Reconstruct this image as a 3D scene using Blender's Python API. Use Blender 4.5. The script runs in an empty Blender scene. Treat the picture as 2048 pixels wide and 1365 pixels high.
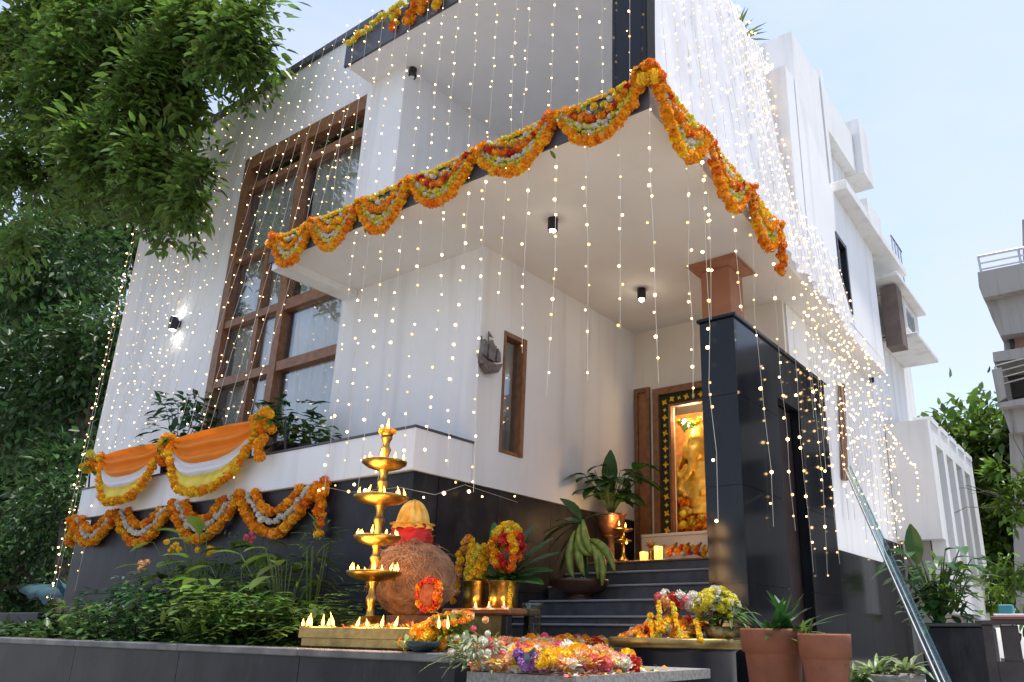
import bpy, bmesh, math, random
import numpy as np
from mathutils import Vector, Matrix, Quaternion

# ------------------------------------------------------------------ camera, sky, sun, exposure
SC = bpy.context.scene
COL = SC.collection
YAW, PIT, ROL = math.radians(-35.0409), math.radians(18.5386), math.radians(0.7961)
FPX, PPX, PPY, CAMH = 1552.65, 1166.33, 746.21, 0.55
_cy, _sy, _cp, _sp, _cr, _sr = math.cos(YAW), math.sin(YAW), math.cos(PIT), math.sin(PIT), math.cos(ROL), math.sin(ROL)
FW = Vector((_sy * _cp, _cy * _cp, _sp))
_r0 = Vector((_cy, -_sy, 0)); _u0 = _r0.cross(FW)
RT = _r0 * _cr + _u0 * _sr
UP = -_r0 * _sr + _u0 * _cr
CAM = Vector((0, 0, CAMH))
cam_data = bpy.data.cameras.new('camera')
cam_data.sensor_width = 36.0
cam_data.lens = FPX / 2048 * 36
cam_data.shift_x = -(PPX - 1024) / 2048
cam_data.shift_y = (PPY - 682.5) / 2048
cam_data.clip_end = 2000
cam = bpy.data.objects.new('camera', cam_data)
cam.matrix_world = Matrix(((RT.x, UP.x, -FW.x, 0), (RT.y, UP.y, -FW.y, 0), (RT.z, UP.z, -FW.z, CAMH), (0, 0, 0, 1)))
COL.objects.link(cam)
SC.camera = cam

SUN_EL, SUN_AZ = math.radians(78), math.radians(50)     # azimuth from +Y towards +X
SUN_DIR = Vector((math.sin(SUN_AZ) * math.cos(SUN_EL), math.cos(SUN_AZ) * math.cos(SUN_EL), math.sin(SUN_EL)))
world = bpy.data.worlds.new('World'); SC.world = world; world.use_nodes = True
wn = world.node_tree; wn.nodes.clear()
def wnode(t): return wn.nodes.new(t)
sky = wnode('ShaderNodeTexSky'); sky.sky_type = 'NISHITA'; sky.sun_disc = False
sky.sun_elevation = SUN_EL; sky.sun_rotation = SUN_AZ
sky.air_density = 1.0; sky.dust_density = 1.2; sky.ozone_density = 1.2; sky.altitude = 200
# thin bright cloud veil mixed into the sky
tc = wnode('ShaderNodeTexCoord')
mp = wnode('ShaderNodeMapping'); mp.inputs['Scale'].default_value = (1.0, 1.0, 2.2)
nz = wnode('ShaderNodeTexNoise'); nz.inputs['Scale'].default_value = 2.4; nz.inputs['Detail'].default_value = 6; nz.inputs['Roughness'].default_value = 0.55
rp = wnode('ShaderNodeValToRGB'); rp.color_ramp.elements[0].position = 0.46; rp.color_ramp.elements[1].position = 0.78
rp.color_ramp.elements[0].color = (0.42, 0.42, 0.42, 1); rp.color_ramp.elements[1].color = (1, 1, 1, 1)
mx = wnode('ShaderNodeMixRGB'); mx.inputs['Color2'].default_value = (2.6, 2.72, 3.2, 1)
bg = wnode('ShaderNodeBackground'); bg.inputs['Strength'].default_value = 0.15
wo = wnode('ShaderNodeOutputWorld')
L = wn.links.new
L(tc.outputs['Generated'], mp.inputs['Vector']); L(mp.outputs['Vector'], nz.inputs['Vector'])
L(nz.outputs['Fac'], rp.inputs['Fac']); L(rp.outputs['Color'], mx.inputs['Fac'])
L(sky.outputs['Color'], mx.inputs['Color1']); L(mx.outputs['Color'], bg.inputs['Color']); L(bg.outputs['Background'], wo.inputs['Surface'])

sun_data = bpy.data.lights.new('sun', 'SUN'); sun_data.energy = 2.6; sun_data.angle = math.radians(4); sun_data.color = (1.0, 0.95, 0.87)
sun = bpy.data.objects.new('sun', sun_data); COL.objects.link(sun)
sun.rotation_euler = (-SUN_DIR).to_track_quat('-Z', 'Y').to_euler()
SC.view_settings.view_transform = 'Standard'; SC.view_settings.look = 'None'
SC.view_settings.exposure = 1.15; SC.view_settings.gamma = 1.0; SC.view_settings.use_curve_mapping = False
SC.render.engine = 'CYCLES'
SC.cycles.use_denoising = True; SC.cycles.max_bounces = 6; SC.cycles.transparent_max_bounces = 10; SC.cycles.glossy_bounces = 3
SC.cycles.sample_clamp_indirect = 4.0; SC.cycles.caustics_reflective = False; SC.cycles.caustics_refractive = False
SC.cycles.use_adaptive_sampling = False

# ------------------------------------------------------------------ helpers
RNG = random.Random(7)
ORD = 'first second third fourth fifth sixth seventh eighth ninth tenth eleventh twelfth thirteenth fourteenth fifteenth sixteenth seventeenth eighteenth nineteenth twentieth twenty-first twenty-second twenty-third twenty-fourth twenty-fifth twenty-sixth twenty-seventh twenty-eighth twenty-ninth thirtieth thirty-first thirty-second thirty-third thirty-fourth thirty-fifth thirty-sixth thirty-seventh thirty-eighth thirty-ninth fortieth'.split()
def ray(px, py): return RT * ((px - PPX) / FPX) - UP * ((py - PPY) / FPX) + FW
def PY(px, py, y): d = ray(px, py); return CAM + d * (y / d.y)
def PX(px, py, x): d = ray(px, py); return CAM + d * (x / d.x)
def PZ(px, py, z): d = ray(px, py); return CAM + d * ((z - CAMH) / d.z)

WORLD_LOC = {}
def wl(o): return WORLD_LOC.get(o.name, Vector((0, 0, 0))) if o else Vector((0, 0, 0))
def tag(o, label=None, cat=None, group=None, kind=None):
    if label: o['label'] = label
    if cat: o['category'] = cat
    if group: o['group'] = group
    if kind: o['kind'] = kind
    return o
def thing(name, loc, label, cat, group=None):
    o = bpy.data.objects.new(name, None); o.empty_display_size = 0.1
    COL.objects.link(o); o.location = loc; WORLD_LOC[o.name] = Vector(loc)
    return tag(o, label, cat, group)
def place(name, mesh, parent, loc, rot=(0, 0, 0), scale=1.0):
    o = bpy.data.objects.new(name, mesh); COL.objects.link(o)
    o.parent = parent
    o.location = Vector(loc) - wl(parent)
    o.rotation_euler = rot
    o.scale = (scale,) * 3 if not hasattr(scale, '__len__') else scale
    WORLD_LOC[o.name] = Vector(loc)
    return o

class MB:
    """collects shapes in world coordinates; build() links them as one mesh object"""
    def __init__(s): s.v = []; s.f = []; s.m = []; s.sm = []; s.cur = 0; s.smooth = False
    def add(s, vs, fs):
        b = len(s.v); s.v += [tuple(x) for x in vs]
        for f in fs: s.f.append(tuple(i + b for i in f)); s.m.append(s.cur); s.sm.append(s.smooth)
        return s
    def grid(s, n, rows):
        """quads over (rows+1) x (n+1) vertices already appended"""
        for j in range(rows):
            for i in range(n):
                s.f.append((j * (n + 1) + i, j * (n + 1) + i + 1, (j + 1) * (n + 1) + i + 1, (j + 1) * (n + 1) + i)); s.m.append(0); s.sm.append(True)
        return s
    def box(s, a, b):
        x0, y0, z0 = (min(a[i], b[i]) for i in range(3)); x1, y1, z1 = (max(a[i], b[i]) for i in range(3))
        return s.add([(x0, y0, z0), (x1, y0, z0), (x1, y1, z0), (x0, y1, z0), (x0, y0, z1), (x1, y0, z1), (x1, y1, z1), (x0, y1, z1)],
                     [(3, 2, 1, 0), (4, 5, 6, 7), (0, 1, 5, 4), (1, 2, 6, 5), (2, 3, 7, 6), (3, 0, 4, 7)])
    def cbox(s, a, b, bev=0.01):
        bm = bmesh.new(); bmesh.ops.create_cube(bm, size=1)
        a = Vector(a); b = Vector(b); c = (a + b) / 2; d = b - a
        for v in bm.verts: v.co = Vector((v.co.x * abs(d.x), v.co.y * abs(d.y), v.co.z * abs(d.z))) + c
        bmesh.ops.bevel(bm, geom=list(bm.edges), offset=bev, segments=1, affect='EDGES')
        s.bm(bm); return s
    def bm(s, bm, mat=None):
        bm.verts.index_update()
        s.add([(mat @ v.co if mat else v.co) for v in bm.verts], [[v.index for v in f.verts] for f in bm.faces]); bm.free()
    def prism(s, poly, ext):
        """planar polygon (world points) extruded by the vector ext"""
        n = len(poly); P = [Vector(p) for p in poly]; Q = [p + Vector(ext) for p in P]
        nrm = Vector((0, 0, 0))
        for i in range(n): nrm += P[i].cross(P[(i + 1) % n])
        if nrm.dot(Vector(ext)) > 0: P.reverse(); Q.reverse()
        fs = [tuple(range(n)), tuple(range(2 * n - 1, n - 1, -1))]
        for i in range(n): j = (i + 1) % n; fs.append((j, i, i + n, j + n))
        return s.add(P + Q, fs)
    def tube(s, path, r, n=6, cap=True):
        path = [Vector(p) for p in path]; k = len(path)
        rs = r if hasattr(r, '__len__') else [r] * k
        vs = []; fs = []
        t = (path[1] - path[0]).normalized()
        a = t.orthogonal().normalized()
        for i, p in enumerate(path):
            t2 = (path[min(i + 1, k - 1)] - path[max(i - 1, 0)])
            if t2.length > 1e-9: t2.normalize(); a = (a - t2 * a.dot(t2)); a = a.normalized() if a.length > 1e-6 else t2.orthogonal().normalized(); t = t2
            b = t.cross(a)
            for j in range(n):
                w = 2 * math.pi * j / n
                vs.append(p + (a * math.cos(w) + b * math.sin(w)) * rs[i])
        for i in range(k - 1):
            for j in range(n):
                j2 = (j + 1) % n
                fs.append((i * n + j, i * n + j2, (i + 1) * n + j2, (i + 1) * n + j))
        if cap: fs.append(tuple(range(n - 1, -1, -1))); fs.append(tuple(range((k - 1) * n, k * n)))
        return s.add(vs, fs)
    def lathe(s, prof, c=(0, 0, 0), n=24, closed=False):
        c = Vector(c); vs = []; fs = []; k = len(prof)
        for (r, z) in prof:
            for j in range(n):
                w = 2 * math.pi * j / n; vs.append(c + Vector((r * math.cos(w), r * math.sin(w), z)))
        for i in range(k - 1 + (1 if closed else 0)):
            i2 = (i + 1) % k
            for j in range(n): j2 = (j + 1) % n; fs.append((i * n + j, i * n + j2, i2 * n + j2, i2 * n + j))
        if not closed:
            if prof[0][0] > 1e-4: fs.append(tuple(range(n - 1, -1, -1)))
            if prof[-1][0] > 1e-4: fs.append(tuple(range((k - 1) * n, k * n)))
        return s.add(vs, fs)
    def ball(s, c, r, sub=1, mat=None):
        bm = bmesh.new(); bmesh.ops.create_icosphere(bm, subdivisions=sub, radius=1)
        R = r if hasattr(r, '__len__') else (r, r, r); c = Vector(c)
        for v in bm.verts:
            p = Vector((v.co.x * R[0], v.co.y * R[1], v.co.z * R[2])); v.co = (mat @ p if mat else p) + c
        s.bm(bm); return s
    def leaf(s, base, d, up, L_, W, droop=0.5, seg=4, fold=0.25, prof=None):
        """one arching blade: two strips folded along the midrib"""
        d = Vector(d).normalized(); up = Vector(up)
        side = d.cross(up)
        side = side.normalized() if side.length > 1e-5 else d.orthogonal().normalized()
        p = Vector(base); vs = []; fs = []
        cur = d.copy()
        for i in range(seg + 1):
            t = i / seg
            w = W * 0.5 * (prof(t) if prof else math.sin(math.pi * min(1, max(0, t * 0.94 + 0.04))) ** 0.8)
            n_ = side.cross(cur).normalized()
            vs += [p - side * w + n_ * w * fold, p, p + side * w + n_ * w * fold]
            cur = (cur + Vector((0, 0, -droop / seg))).normalized()
            p = p + cur * (L_ / seg)
        for i in range(seg):
            a = i * 3
            fs += [(a, a + 1, a + 4, a + 3), (a + 1, a + 2, a + 5, a + 4)]
        return s.add(vs, fs)
    def mesh(s, name, mats, origin=(0, 0, 0)):
        me = bpy.data.meshes.new(name)
        o = Vector(origin)
        me.from_pydata([(x - o.x, y - o.y, z - o.z) for x, y, z in s.v], [], s.f)
        for m in (mats if isinstance(mats, (list, tuple)) else [mats]): me.materials.append(m)
        if any(s.m): me.polygons.foreach_set('material_index', s.m)
        me.polygons.foreach_set('use_smooth', s.sm)
        me.update(); return me
    def build(s, name, mats, parent=None, origin=None):
        org = wl(parent) if parent else (Vector(origin) if origin is not None else Vector((0, 0, 0)))
        o = bpy.data.objects.new(name, s.mesh(name, mats, org)); COL.objects.link(o)
        if parent: o.parent = parent
        else: o.location = org
        WORLD_LOC[o.name] = org
        return o

# ------------------------------------------------------------------ materials
MATS = {}
def mat(name, col, rough=0.6, metal=0.0, var=0.12, scale=6.0, bump=0.0, bscale=60.0, spec=0.5, trans=0.0, island=0.0, coat=0.0, col2=None, detail=4, emis=None, estr=0.0):
    m = bpy.data.materials.new(name); m.use_nodes = True; nt = m.node_tree; nt.nodes.clear()
    N = nt.nodes.new; K = nt.links.new
    out = N('ShaderNodeOutputMaterial'); b = N('ShaderNodeBsdfPrincipled')
    b.inputs['Roughness'].default_value = rough; b.inputs['Metallic'].default_value = metal
    b.inputs['Specular IOR Level'].default_value = spec
    if coat: b.inputs['Coat Weight'].default_value = coat; b.inputs['Coat Roughness'].default_value = 0.08
    t = N('ShaderNodeTexCoord'); nz = N('ShaderNodeTexNoise'); nz.inputs['Scale'].default_value = scale; nz.inputs['Detail'].default_value = detail
    K(t.outputs['Object'], nz.inputs['Vector'])
    r = N('ShaderNodeValToRGB')
    c2 = col2 or tuple(min(1, c * (1 + var)) for c in col); c1 = col if col2 else tuple(c * (1 - var) for c in col)
    r.color_ramp.elements[0].color = (*c1, 1); r.color_ramp.elements[1].color = (*c2, 1)
    r.color_ramp.elements[0].position = 0.33; r.color_ramp.elements[1].position = 0.67
    K(nz.outputs['Fac'], r.inputs['Fac']); cout = r.outputs['Color']
    if island:
        g = N('ShaderNodeNewGeometry'); h = N('ShaderNodeHueSaturation')
        mr = N('ShaderNodeMapRange'); mr.inputs['To Min'].default_value = 1 - island; mr.inputs['To Max'].default_value = 1 + island
        mr2 = N('ShaderNodeMapRange'); mr2.inputs['To Min'].default_value = 0.5 - island * 0.05; mr2.inputs['To Max'].default_value = 0.5 + island * 0.05
        K(g.outputs['Random Per Island'], mr.inputs['Value']); K(mr.outputs['Result'], h.inputs['Value'])
        K(g.outputs['Random Per Island'], mr2.inputs['Value']); K(mr2.outputs['Result'], h.inputs['Hue'])
        K(cout, h.inputs['Color']); cout = h.outputs['Color']
    K(cout, b.inputs['Base Color'])
    if bump:
        n2 = N('ShaderNodeTexNoise'); n2.inputs['Scale'].default_value = bscale; n2.inputs['Detail'].default_value = 3; K(t.outputs['Object'], n2.inputs['Vector'])
        bp = N('ShaderNodeBump'); bp.inputs['Strength'].default_value = bump; bp.inputs['Distance'].default_value = 0.02
        K(n2.outputs['Fac'], bp.inputs['Height']); K(bp.outputs['Normal'], b.inputs['Normal'])
    if emis: b.inputs['Emission Color'].default_value = (*emis, 1); b.inputs['Emission Strength'].default_value = estr
    sh = b.outputs['BSDF']
    if trans:
        tr = N('ShaderNodeBsdfTranslucent'); K(cout, tr.inputs['Color']); ms = N('ShaderNodeMixShader'); ms.inputs['Fac'].default_value = trans
        K(sh, ms.inputs[1]); K(tr.outputs['BSDF'], ms.inputs[2]); sh = ms.outputs['Shader']
    K(sh, out.inputs['Surface']); MATS[name] = m; return m
def glow(name, col, strength):
    m = bpy.data.materials.new(name); m.use_nodes = True; nt = m.node_tree; nt.nodes.clear()
    o = nt.nodes.new('ShaderNodeOutputMaterial'); e = nt.nodes.new('ShaderNodeEmission')
    e.inputs['Color'].default_value = (*col, 1); e.inputs['Strength'].default_value = strength
    nt.links.new(e.outputs['Emission'], o.inputs['Surface']); MATS[name] = m; return m
def glass(name, tint=(0.9, 0.95, 0.95), refl=0.05, rough=0.02):
    """thin pane: clear with a Fresnel-like mirror share"""
    m = bpy.data.materials.new(name); m.use_nodes = True; nt = m.node_tree; nt.nodes.clear(); N = nt.nodes.new; K = nt.links.new
    o = N('ShaderNodeOutputMaterial'); t = N('ShaderNodeBsdfTransparent'); t.inputs['Color'].default_value = (*tint, 1)
    g = N('ShaderNodeBsdfGlossy'); g.inputs['Roughness'].default_value = rough
    lw = N('ShaderNodeLayerWeight'); lw.inputs['Blend'].default_value = 0.15
    mr = N('ShaderNodeMapRange'); mr.inputs['To Min'].default_value = refl; mr.inputs['To Max'].default_value = 0.4
    ms = N('ShaderNodeMixShader')
    K(lw.outputs['Fresnel'], mr.inputs['Value']); K(mr.outputs['Result'], ms.inputs['Fac']); K(t.outputs['BSDF'], ms.inputs[1]); K(g.outputs['BSDF'], ms.inputs[2]); K(ms.outputs['Shader'], o.inputs['Surface'])
    MATS[name] = m; return m

def plaster(name, col, stain):
    """painted plaster: fine grain, soft patches, thin vertical run-off streaks"""
    m = mat(name, col, rough=0.75, var=0.03, scale=1.3, bump=0.08, bscale=90, spec=0.25)
    nt = m.node_tree; N = nt.nodes.new; K = nt.links.new
    b = next(n for n in nt.nodes if n.type == 'BSDF_PRINCIPLED'); src = b.inputs['Base Color'].links[0].from_socket
    t = N('ShaderNodeTexCoord'); mpn = N('ShaderNodeMapping'); mpn.inputs['Scale'].default_value = (5, 5, 0.35)
    nz = N('ShaderNodeTexNoise'); nz.inputs['Scale'].default_value = 1.0; nz.inputs['Detail'].default_value = 5
    rp = N('ShaderNodeValToRGB'); rp.color_ramp.elements[0].position = 0.5; rp.color_ramp.elements[1].position = 0.75
    rp.color_ramp.elements[0].color = (1, 1, 1, 1); rp.color_ramp.elements[1].color = (*stain, 1)
    mu = N('ShaderNodeMixRGB'); mu.blend_type = 'MULTIPLY'; mu.inputs['Fac'].default_value = 1
    K(t.outputs['Object'], mpn.inputs['Vector']); K(mpn.outputs['Vector'], nz.inputs['Vector']); K(nz.outputs['Fac'], rp.inputs['Fac'])
    K(src, mu.inputs['Color1']); K(rp.outputs['Color'], mu.inputs['Color2']); K(mu.outputs['Color'], b.inputs['Base Color'])
    return m
WHITE = plaster('white_plaster', (0.80, 0.80, 0.80), (0.86, 0.84, 0.82))
WHITE_OLD = plaster('weathered_white_plaster', (0.74, 0.74, 0.73), (0.82, 0.81, 0.79))
CREAM = plaster('cream_plaster', (0.72, 0.68, 0.61), (0.92, 0.88, 0.85))
SOFFIT = plaster('soffit_paint', (0.78, 0.765, 0.745), (0.975, 0.97, 0.965))
CONCRETE = plaster('raw_concrete', (0.33, 0.31, 0.285), (0.62, 0.58, 0.55))
GRANITE = mat('black_granite', (0.005, 0.0055, 0.007), rough=0.09, var=0.5, scale=260, spec=0.32, col2=(0.013, 0.0135, 0.016), detail=2)
GRANITE_DULL = mat('honed_dark_granite', (0.009, 0.010, 0.014), rough=0.42, scale=4, col2=(0.024, 0.025, 0.031), bump=0.1, bscale=120, spec=0.22)
def dusty(m, amount=0.5, scale=1.6):
    """dry dust and old water marks of their own shape over dark stone"""
    nt = m.node_tree; N = nt.nodes.new; K = nt.links.new
    b = next(n for n in nt.nodes if n.type == 'BSDF_PRINCIPLED'); src = b.inputs['Base Color'].links[0].from_socket
    t = N('ShaderNodeTexCoord'); mp_ = N('ShaderNodeMapping'); mp_.inputs['Scale'].default_value = (1.6, 1.6, .5)
    nz = N('ShaderNodeTexNoise'); nz.inputs['Scale'].default_value = scale; nz.inputs['Detail'].default_value = 8; nz.inputs['Roughness'].default_value = .7
    r = N('ShaderNodeValToRGB'); r.color_ramp.elements[0].position = .5; r.color_ramp.elements[1].position = .78; r.color_ramp.elements[1].color = (amount,) * 3 + (1,)
    mx_ = N('ShaderNodeMixRGB'); mx_.inputs['Color2'].default_value = (.11, .105, .1, 1); mr = N('ShaderNodeMapRange'); mr.inputs['To Min'].default_value = b.inputs['Roughness'].default_value; mr.inputs['To Max'].default_value = .7
    K(t.outputs['Object'], mp_.inputs['Vector']); K(mp_.outputs['Vector'], nz.inputs['Vector']); K(nz.outputs['Fac'], r.inputs['Fac']); K(r.outputs['Color'], mx_.inputs['Fac'])
    K(src, mx_.inputs['Color1']); K(mx_.outputs['Color'], b.inputs['Base Color']); K(r.outputs['Color'], mr.inputs['Value']); K(mr.outputs['Result'], b.inputs['Roughness'])
dusty(GRANITE, .07, 2.2); dusty(GRANITE_DULL, .55, 1.5)
STEP_STONE = mat('grey_step_stone', (0.05, 0.052, 0.058), rough=0.4, scale=9, col2=(0.085, 0.087, 0.095), bump=0.1)
NOSING = mat('pale_step_nosing', (0.3, 0.3, 0.31), rough=0.4, var=0.1)
COPING = mat('dark_slate_coping', (0.045, 0.05, 0.065), rough=0.45, scale=3, col2=(0.08, 0.085, 0.1))
WOOD = mat('red_brown_wood', (0.17, 0.075, 0.033), rough=0.45, scale=14, col2=(0.27, 0.125, 0.055), bump=0.08)
WOOD2 = mat('orange_brown_wood', (0.24, 0.09, 0.03), rough=0.45, scale=10, col2=(0.34, 0.14, 0.05))
TERRA = mat('terracotta_clay', (0.19, 0.065, 0.03), rough=0.75, scale=7, col2=(0.28, 0.10, 0.05), bump=0.15)
CLAYCOL = mat('clay_column_paint', (0.33, 0.14, 0.075), rough=0.7, scale=4, col2=(0.4, 0.18, 0.1))
BRASS = mat('brass', (0.24, 0.14, 0.035), rough=0.33, metal=1.0, scale=16, col2=(0.48, 0.29, 0.075), bump=0.12, bscale=45)
OLDBRASS = mat('aged_brass', (0.33, 0.24, 0.09), rough=0.4, metal=0.85, var=0.3, scale=9, bump=0.2, bscale=40)
COPPER = mat('copper', (0.62, 0.28, 0.15), rough=0.33, metal=0.9, var=0.2, scale=14, bump=0.25, bscale=30)
STEEL = mat('steel', (0.5, 0.5, 0.5), rough=0.35, metal=1.0)
BLACKM = mat('black_metal', (0.012, 0.012, 0.014), rough=0.4)
CURTAIN = mat('cream_curtain', (0.86, 0.82, 0.74), rough=0.85, scale=3, var=.05, trans=0.15)
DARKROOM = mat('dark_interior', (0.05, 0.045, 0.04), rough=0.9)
PANE = glass('window_glass', (0.92, 0.94, 0.94), 0.16)
CLEAR = glass('clear_glass', (0.75, 0.9, 0.93), 0.1)
SHEER = mat('white_sheer_fabric', (0.80, 0.80, 0.83), rough=0.8, var=0.05, scale=2, trans=0.3, spec=0.2)
ORANGE = mat('marigold_orange', (0.93, 0.34, 0.006), rough=0.6, var=0.25, scale=30, island=0.3, trans=0.15)
DEEP = mat('marigold_deep_orange', (0.78, 0.19, 0.006), rough=0.6, var=0.3, scale=30, island=0.3, trans=0.15)
YELLOW = mat('marigold_yellow', (0.88, 0.52, 0.015), rough=0.6, var=0.2, scale=30, island=0.25, trans=0.15)
LEMON = mat('lemon_petal', (0.72, 0.62, 0.06), rough=0.6, var=0.2, scale=30, island=0.25, trans=0.15)
REDP = mat('red_petal', (0.5, 0.014, 0.01), rough=0.55, var=0.3, scale=30, island=0.3, trans=0.12)
PINKP = mat('pink_petal', (0.72, 0.16, 0.2), rough=0.55, var=0.3, scale=30, island=0.35, trans=0.15)
MAUVE = mat('mauve_petal', (0.34, 0.14, 0.42), rough=0.55, var=0.3, scale=30, island=0.3, trans=0.15)
WHITEP = mat('white_petal', (0.72, 0.69, 0.6), rough=0.6, var=0.15, scale=30, island=0.15, trans=0.15)
PEACH = mat('peach_petal', (0.78, 0.42, 0.2), rough=0.6, var=0.25, scale=30, island=0.3, trans=0.15)
def leafmat(name, c1, c2, tr=0.3, isl=0.45, rough=0.42):
    return mat(name, c1, rough=rough, scale=3, col2=c2, trans=tr, island=isl, spec=0.45)
LEAF = leafmat('tree_leaf', (0.075, 0.135, 0.022), (0.15, 0.235, 0.04), 0.45)
LEAF2 = leafmat('dark_tree_leaf', (0.026, 0.066, 0.016), (0.06, 0.118, 0.025), 0.33)
LEAF3 = leafmat('fresh_leaf', (0.085, 0.17, 0.02), (0.16, 0.26, 0.03), 0.4, 0.35)
GLOSSY = leafmat('glossy_broad_leaf', (0.022, 0.085, 0.018), (0.045, 0.14, 0.03), 0.2, 0.35, 0.25)
BLUEGREEN = leafmat('blue_green_leaf', (0.045, 0.1, 0.07), (0.085, 0.15, 0.1), 0.2, 0.35)
VARIEG = leafmat('pale_striped_leaf', (0.12, 0.2, 0.05), (0.3, 0.36, 0.16), 0.25, 0.3)
BARK = mat('bark', (0.06, 0.045, 0.03), rough=0.9, scale=8, col2=(0.11, 0.085, 0.06), bump=0.5, bscale=25)
STEM = mat('green_stem', (0.07, 0.12, 0.03), rough=0.6)
SOIL = mat('planter_soil', (0.03, 0.022, 0.014), rough=0.95, scale=20, col2=(0.07, 0.05, 0.03), bump=0.6, bscale=30)
ASPHALT = mat('concrete_paving', (0.26, 0.25, 0.235), rough=0.9, scale=2, col2=(0.34, 0.325, 0.30), bump=0.3, bscale=120)
BULB = glow('warm_bulb', (1.0, 0.64, 0.28), 4.0)
DIMBULB = glow('dim_bulb', (1.0, 0.6, 0.25), 1.1)
FLAME = glow('flame', (1.0, 0.42, 0.07), 6.0)
LAMPGLOW = glow('lamp_lens', (1.0, 0.93, 0.8), 14.0)
WIRE = mat('pale_wire', (0.62, 0.58, 0.5), rough=0.5)
# ------------------------------------------------------------------ the setting
g = MB(); g.add([(-400, -200, 0), (400, -200, 0), (400, 600, 0), (-400, 600, 0)], [(0, 1, 2, 3)])
tag(g.build('ground', ASPHALT), kind='structure')

# ------------------------------------------------------------------ the house
XW, YL, YU, YW = -5.0, 4.58, 5.33, 5.42
ZB, ZL, ZS, ZT = 1.87, 2.25, 4.35, 4.56           # base top, ledge top, porch soffit, slab top
YS, ZR0, ZR1, YR = 4.31, 7.37, 7.74, 4.90         # slab front, roof slab bottom / top, roof front
def xr(y): return -2.45 - 0.028 * (y - YS)        # right edge of the upper floor
house = thing('white_house', (-6.5, 6.5, 0), 'white two storey house hung with fairy lights and marigold garlands', 'house')

w = MB()
w.box((-13.2, YW, ZB), (-10.05, YW + .3, 8.53)); w.box((-10.05, YW, 7.28), (-7.27, YW + .3, 8.53)); w.box((-10.05, YW, 0), (-7.27, YW + .3, ZL - .02))
w.box((-13.2, YW + .3, 0), (-12.9, 12, 8.53)); w.box((-7.57, YW + .3, ZR1), (-7.27, 12, 8.53))
w.build('window_wall', WHITE, house)
w = MB(); w.box((-13.18, YW + .02, 0), (-10.92, YW + .29, ZB - .004)); w.build('base_slab', GRANITE_DULL, house)
c = MB(); c.cbox((-13.28, YW - .05, 8.53), (-7.22, YW + .38, 8.66), .012); c.build('coping', COPING, house)
w = MB()
w.box((-7.27, YU, 0), (XW - .3, YW + .3, ZS)); w.box((-7.27, YU, ZT), (-6.55, YW + .3, ZR0))
w.build('pier_wall', WHITE, house)
w = MB()   # balcony recess: side wall, back wall
w.box((-6.85, YW + .3, ZT), (-6.55, 8.0, ZR0)); w.box((-6.85, 8.0, ZT), (xr(8.0) - .02, 8.3, ZR0))
w.build('balcony_wall', WHITE, house)
w = MB()   # wall of the porch with the slit window, end wall with the shrine opening
w.box((XW - .3, YU, ZB), (XW, 5.69, ZS)); w.box((XW - .3, 5.69, ZB), (XW, 6.05, 2.24)); w.box((XW - .3, 5.69, 3.53), (XW, 6.05, ZS)); w.box((XW - .3, 6.05, ZB), (XW, 8.31, ZS))
w.build('porch_side_wall', WHITE, house)
w = MB()
w.box((XW - .3, 8.31, 0), (-4.45, 8.36, ZS)); w.box((-4.45, 8.31, 0), (-3.6, 8.36, 1.7)); w.box((-4.45, 8.31, 3.28), (-3.6, 8.36, ZS)); w.box((-3.6, 8.31, 0), (-2.95, 8.36, ZS))
w.build('porch_end_wall', CREAM, house)
# shrine room behind the opening
w = MB(); w.box((-4.9, 9.3, 1.4), (-3.3, 9.4, 3.7)); w.box((-5.0, 8.365, 1.4), (-4.9, 9.4, 3.7)); w.box((-3.3, 8.365, 1.4), (-3.2, 9.4, 3.7)); w.box((-4.9, 8.365, 3.6), (-3.3, 9.3, 3.7)); w.box((-4.9, 8.365, 1.4), (-3.3, 9.3, 1.66))
w.build('shrine_room', CREAM, house)
# ledge with its dark edge strip
l = MB(); l.cbox((-11.23, YL, ZB), (XW, YU - .002, ZL), .006); l.box((-11.2, YU - .002, ZB), (XW - .302, YW - .002, ZL - .03)); l.build('ledge', WHITE, house)
l = MB(); l.box((-11.24, YL - .012, ZL), (XW + .012, YU - .004, ZL + .018)); l.build('ledge_trim', COPING, house)
# granite base under the ledge, in slabs
edges = [-10.9, -9.6, -8.35, -7.1, -6.05, -5.02]
for i in range(5):
    for z0, z1 in ((0.0, .92), (.926, ZB - .004)):
        b = MB(); b.box((edges[i] + .003, YL + .045, z0), (edges[i + 1] - .003, YL + .345, z1)); b.build('base_slab', GRANITE_DULL, house)
ye = [4.93, 5.75, 6.6, 7.45, 8.30]
for i in range(4):
    for z0, z1 in ((0.0, .92), (.926, ZB - .004)):
        b = MB(); b.box((XW - .3, ye[i] + .003, z0), (XW - .02, ye[i + 1] - .003, z1)); b.build('base_slab', GRANITE_DULL, house)
# porch slab / balcony floor
s = MB(); s.prism([(-7.23, YS + .02, ZS), (xr(YS) - .02, YS + .02, ZS), (xr(11.86), 11.86, ZS), (-7.23, 11.86, ZS)], (0, 0, ZT - ZS - .004)); s.build('balcony_floor_slab', SOFFIT, house)
s = MB(); s.box((-7.25, YS, ZS - .012), (xr(YS), YS + .018, ZT + .03)); s.box((-7.25, YS - .012, ZT + .031), (xr(YS), YS + .08, ZT + .05)); s.build('slab_fascia', COPING, house)
s = MB(); s.box((-7.22, YS + .03, ZS - .09), (-7.0, YU - .003, ZS - .002)); s.build('soffit_beam', WHITE, house)
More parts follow.
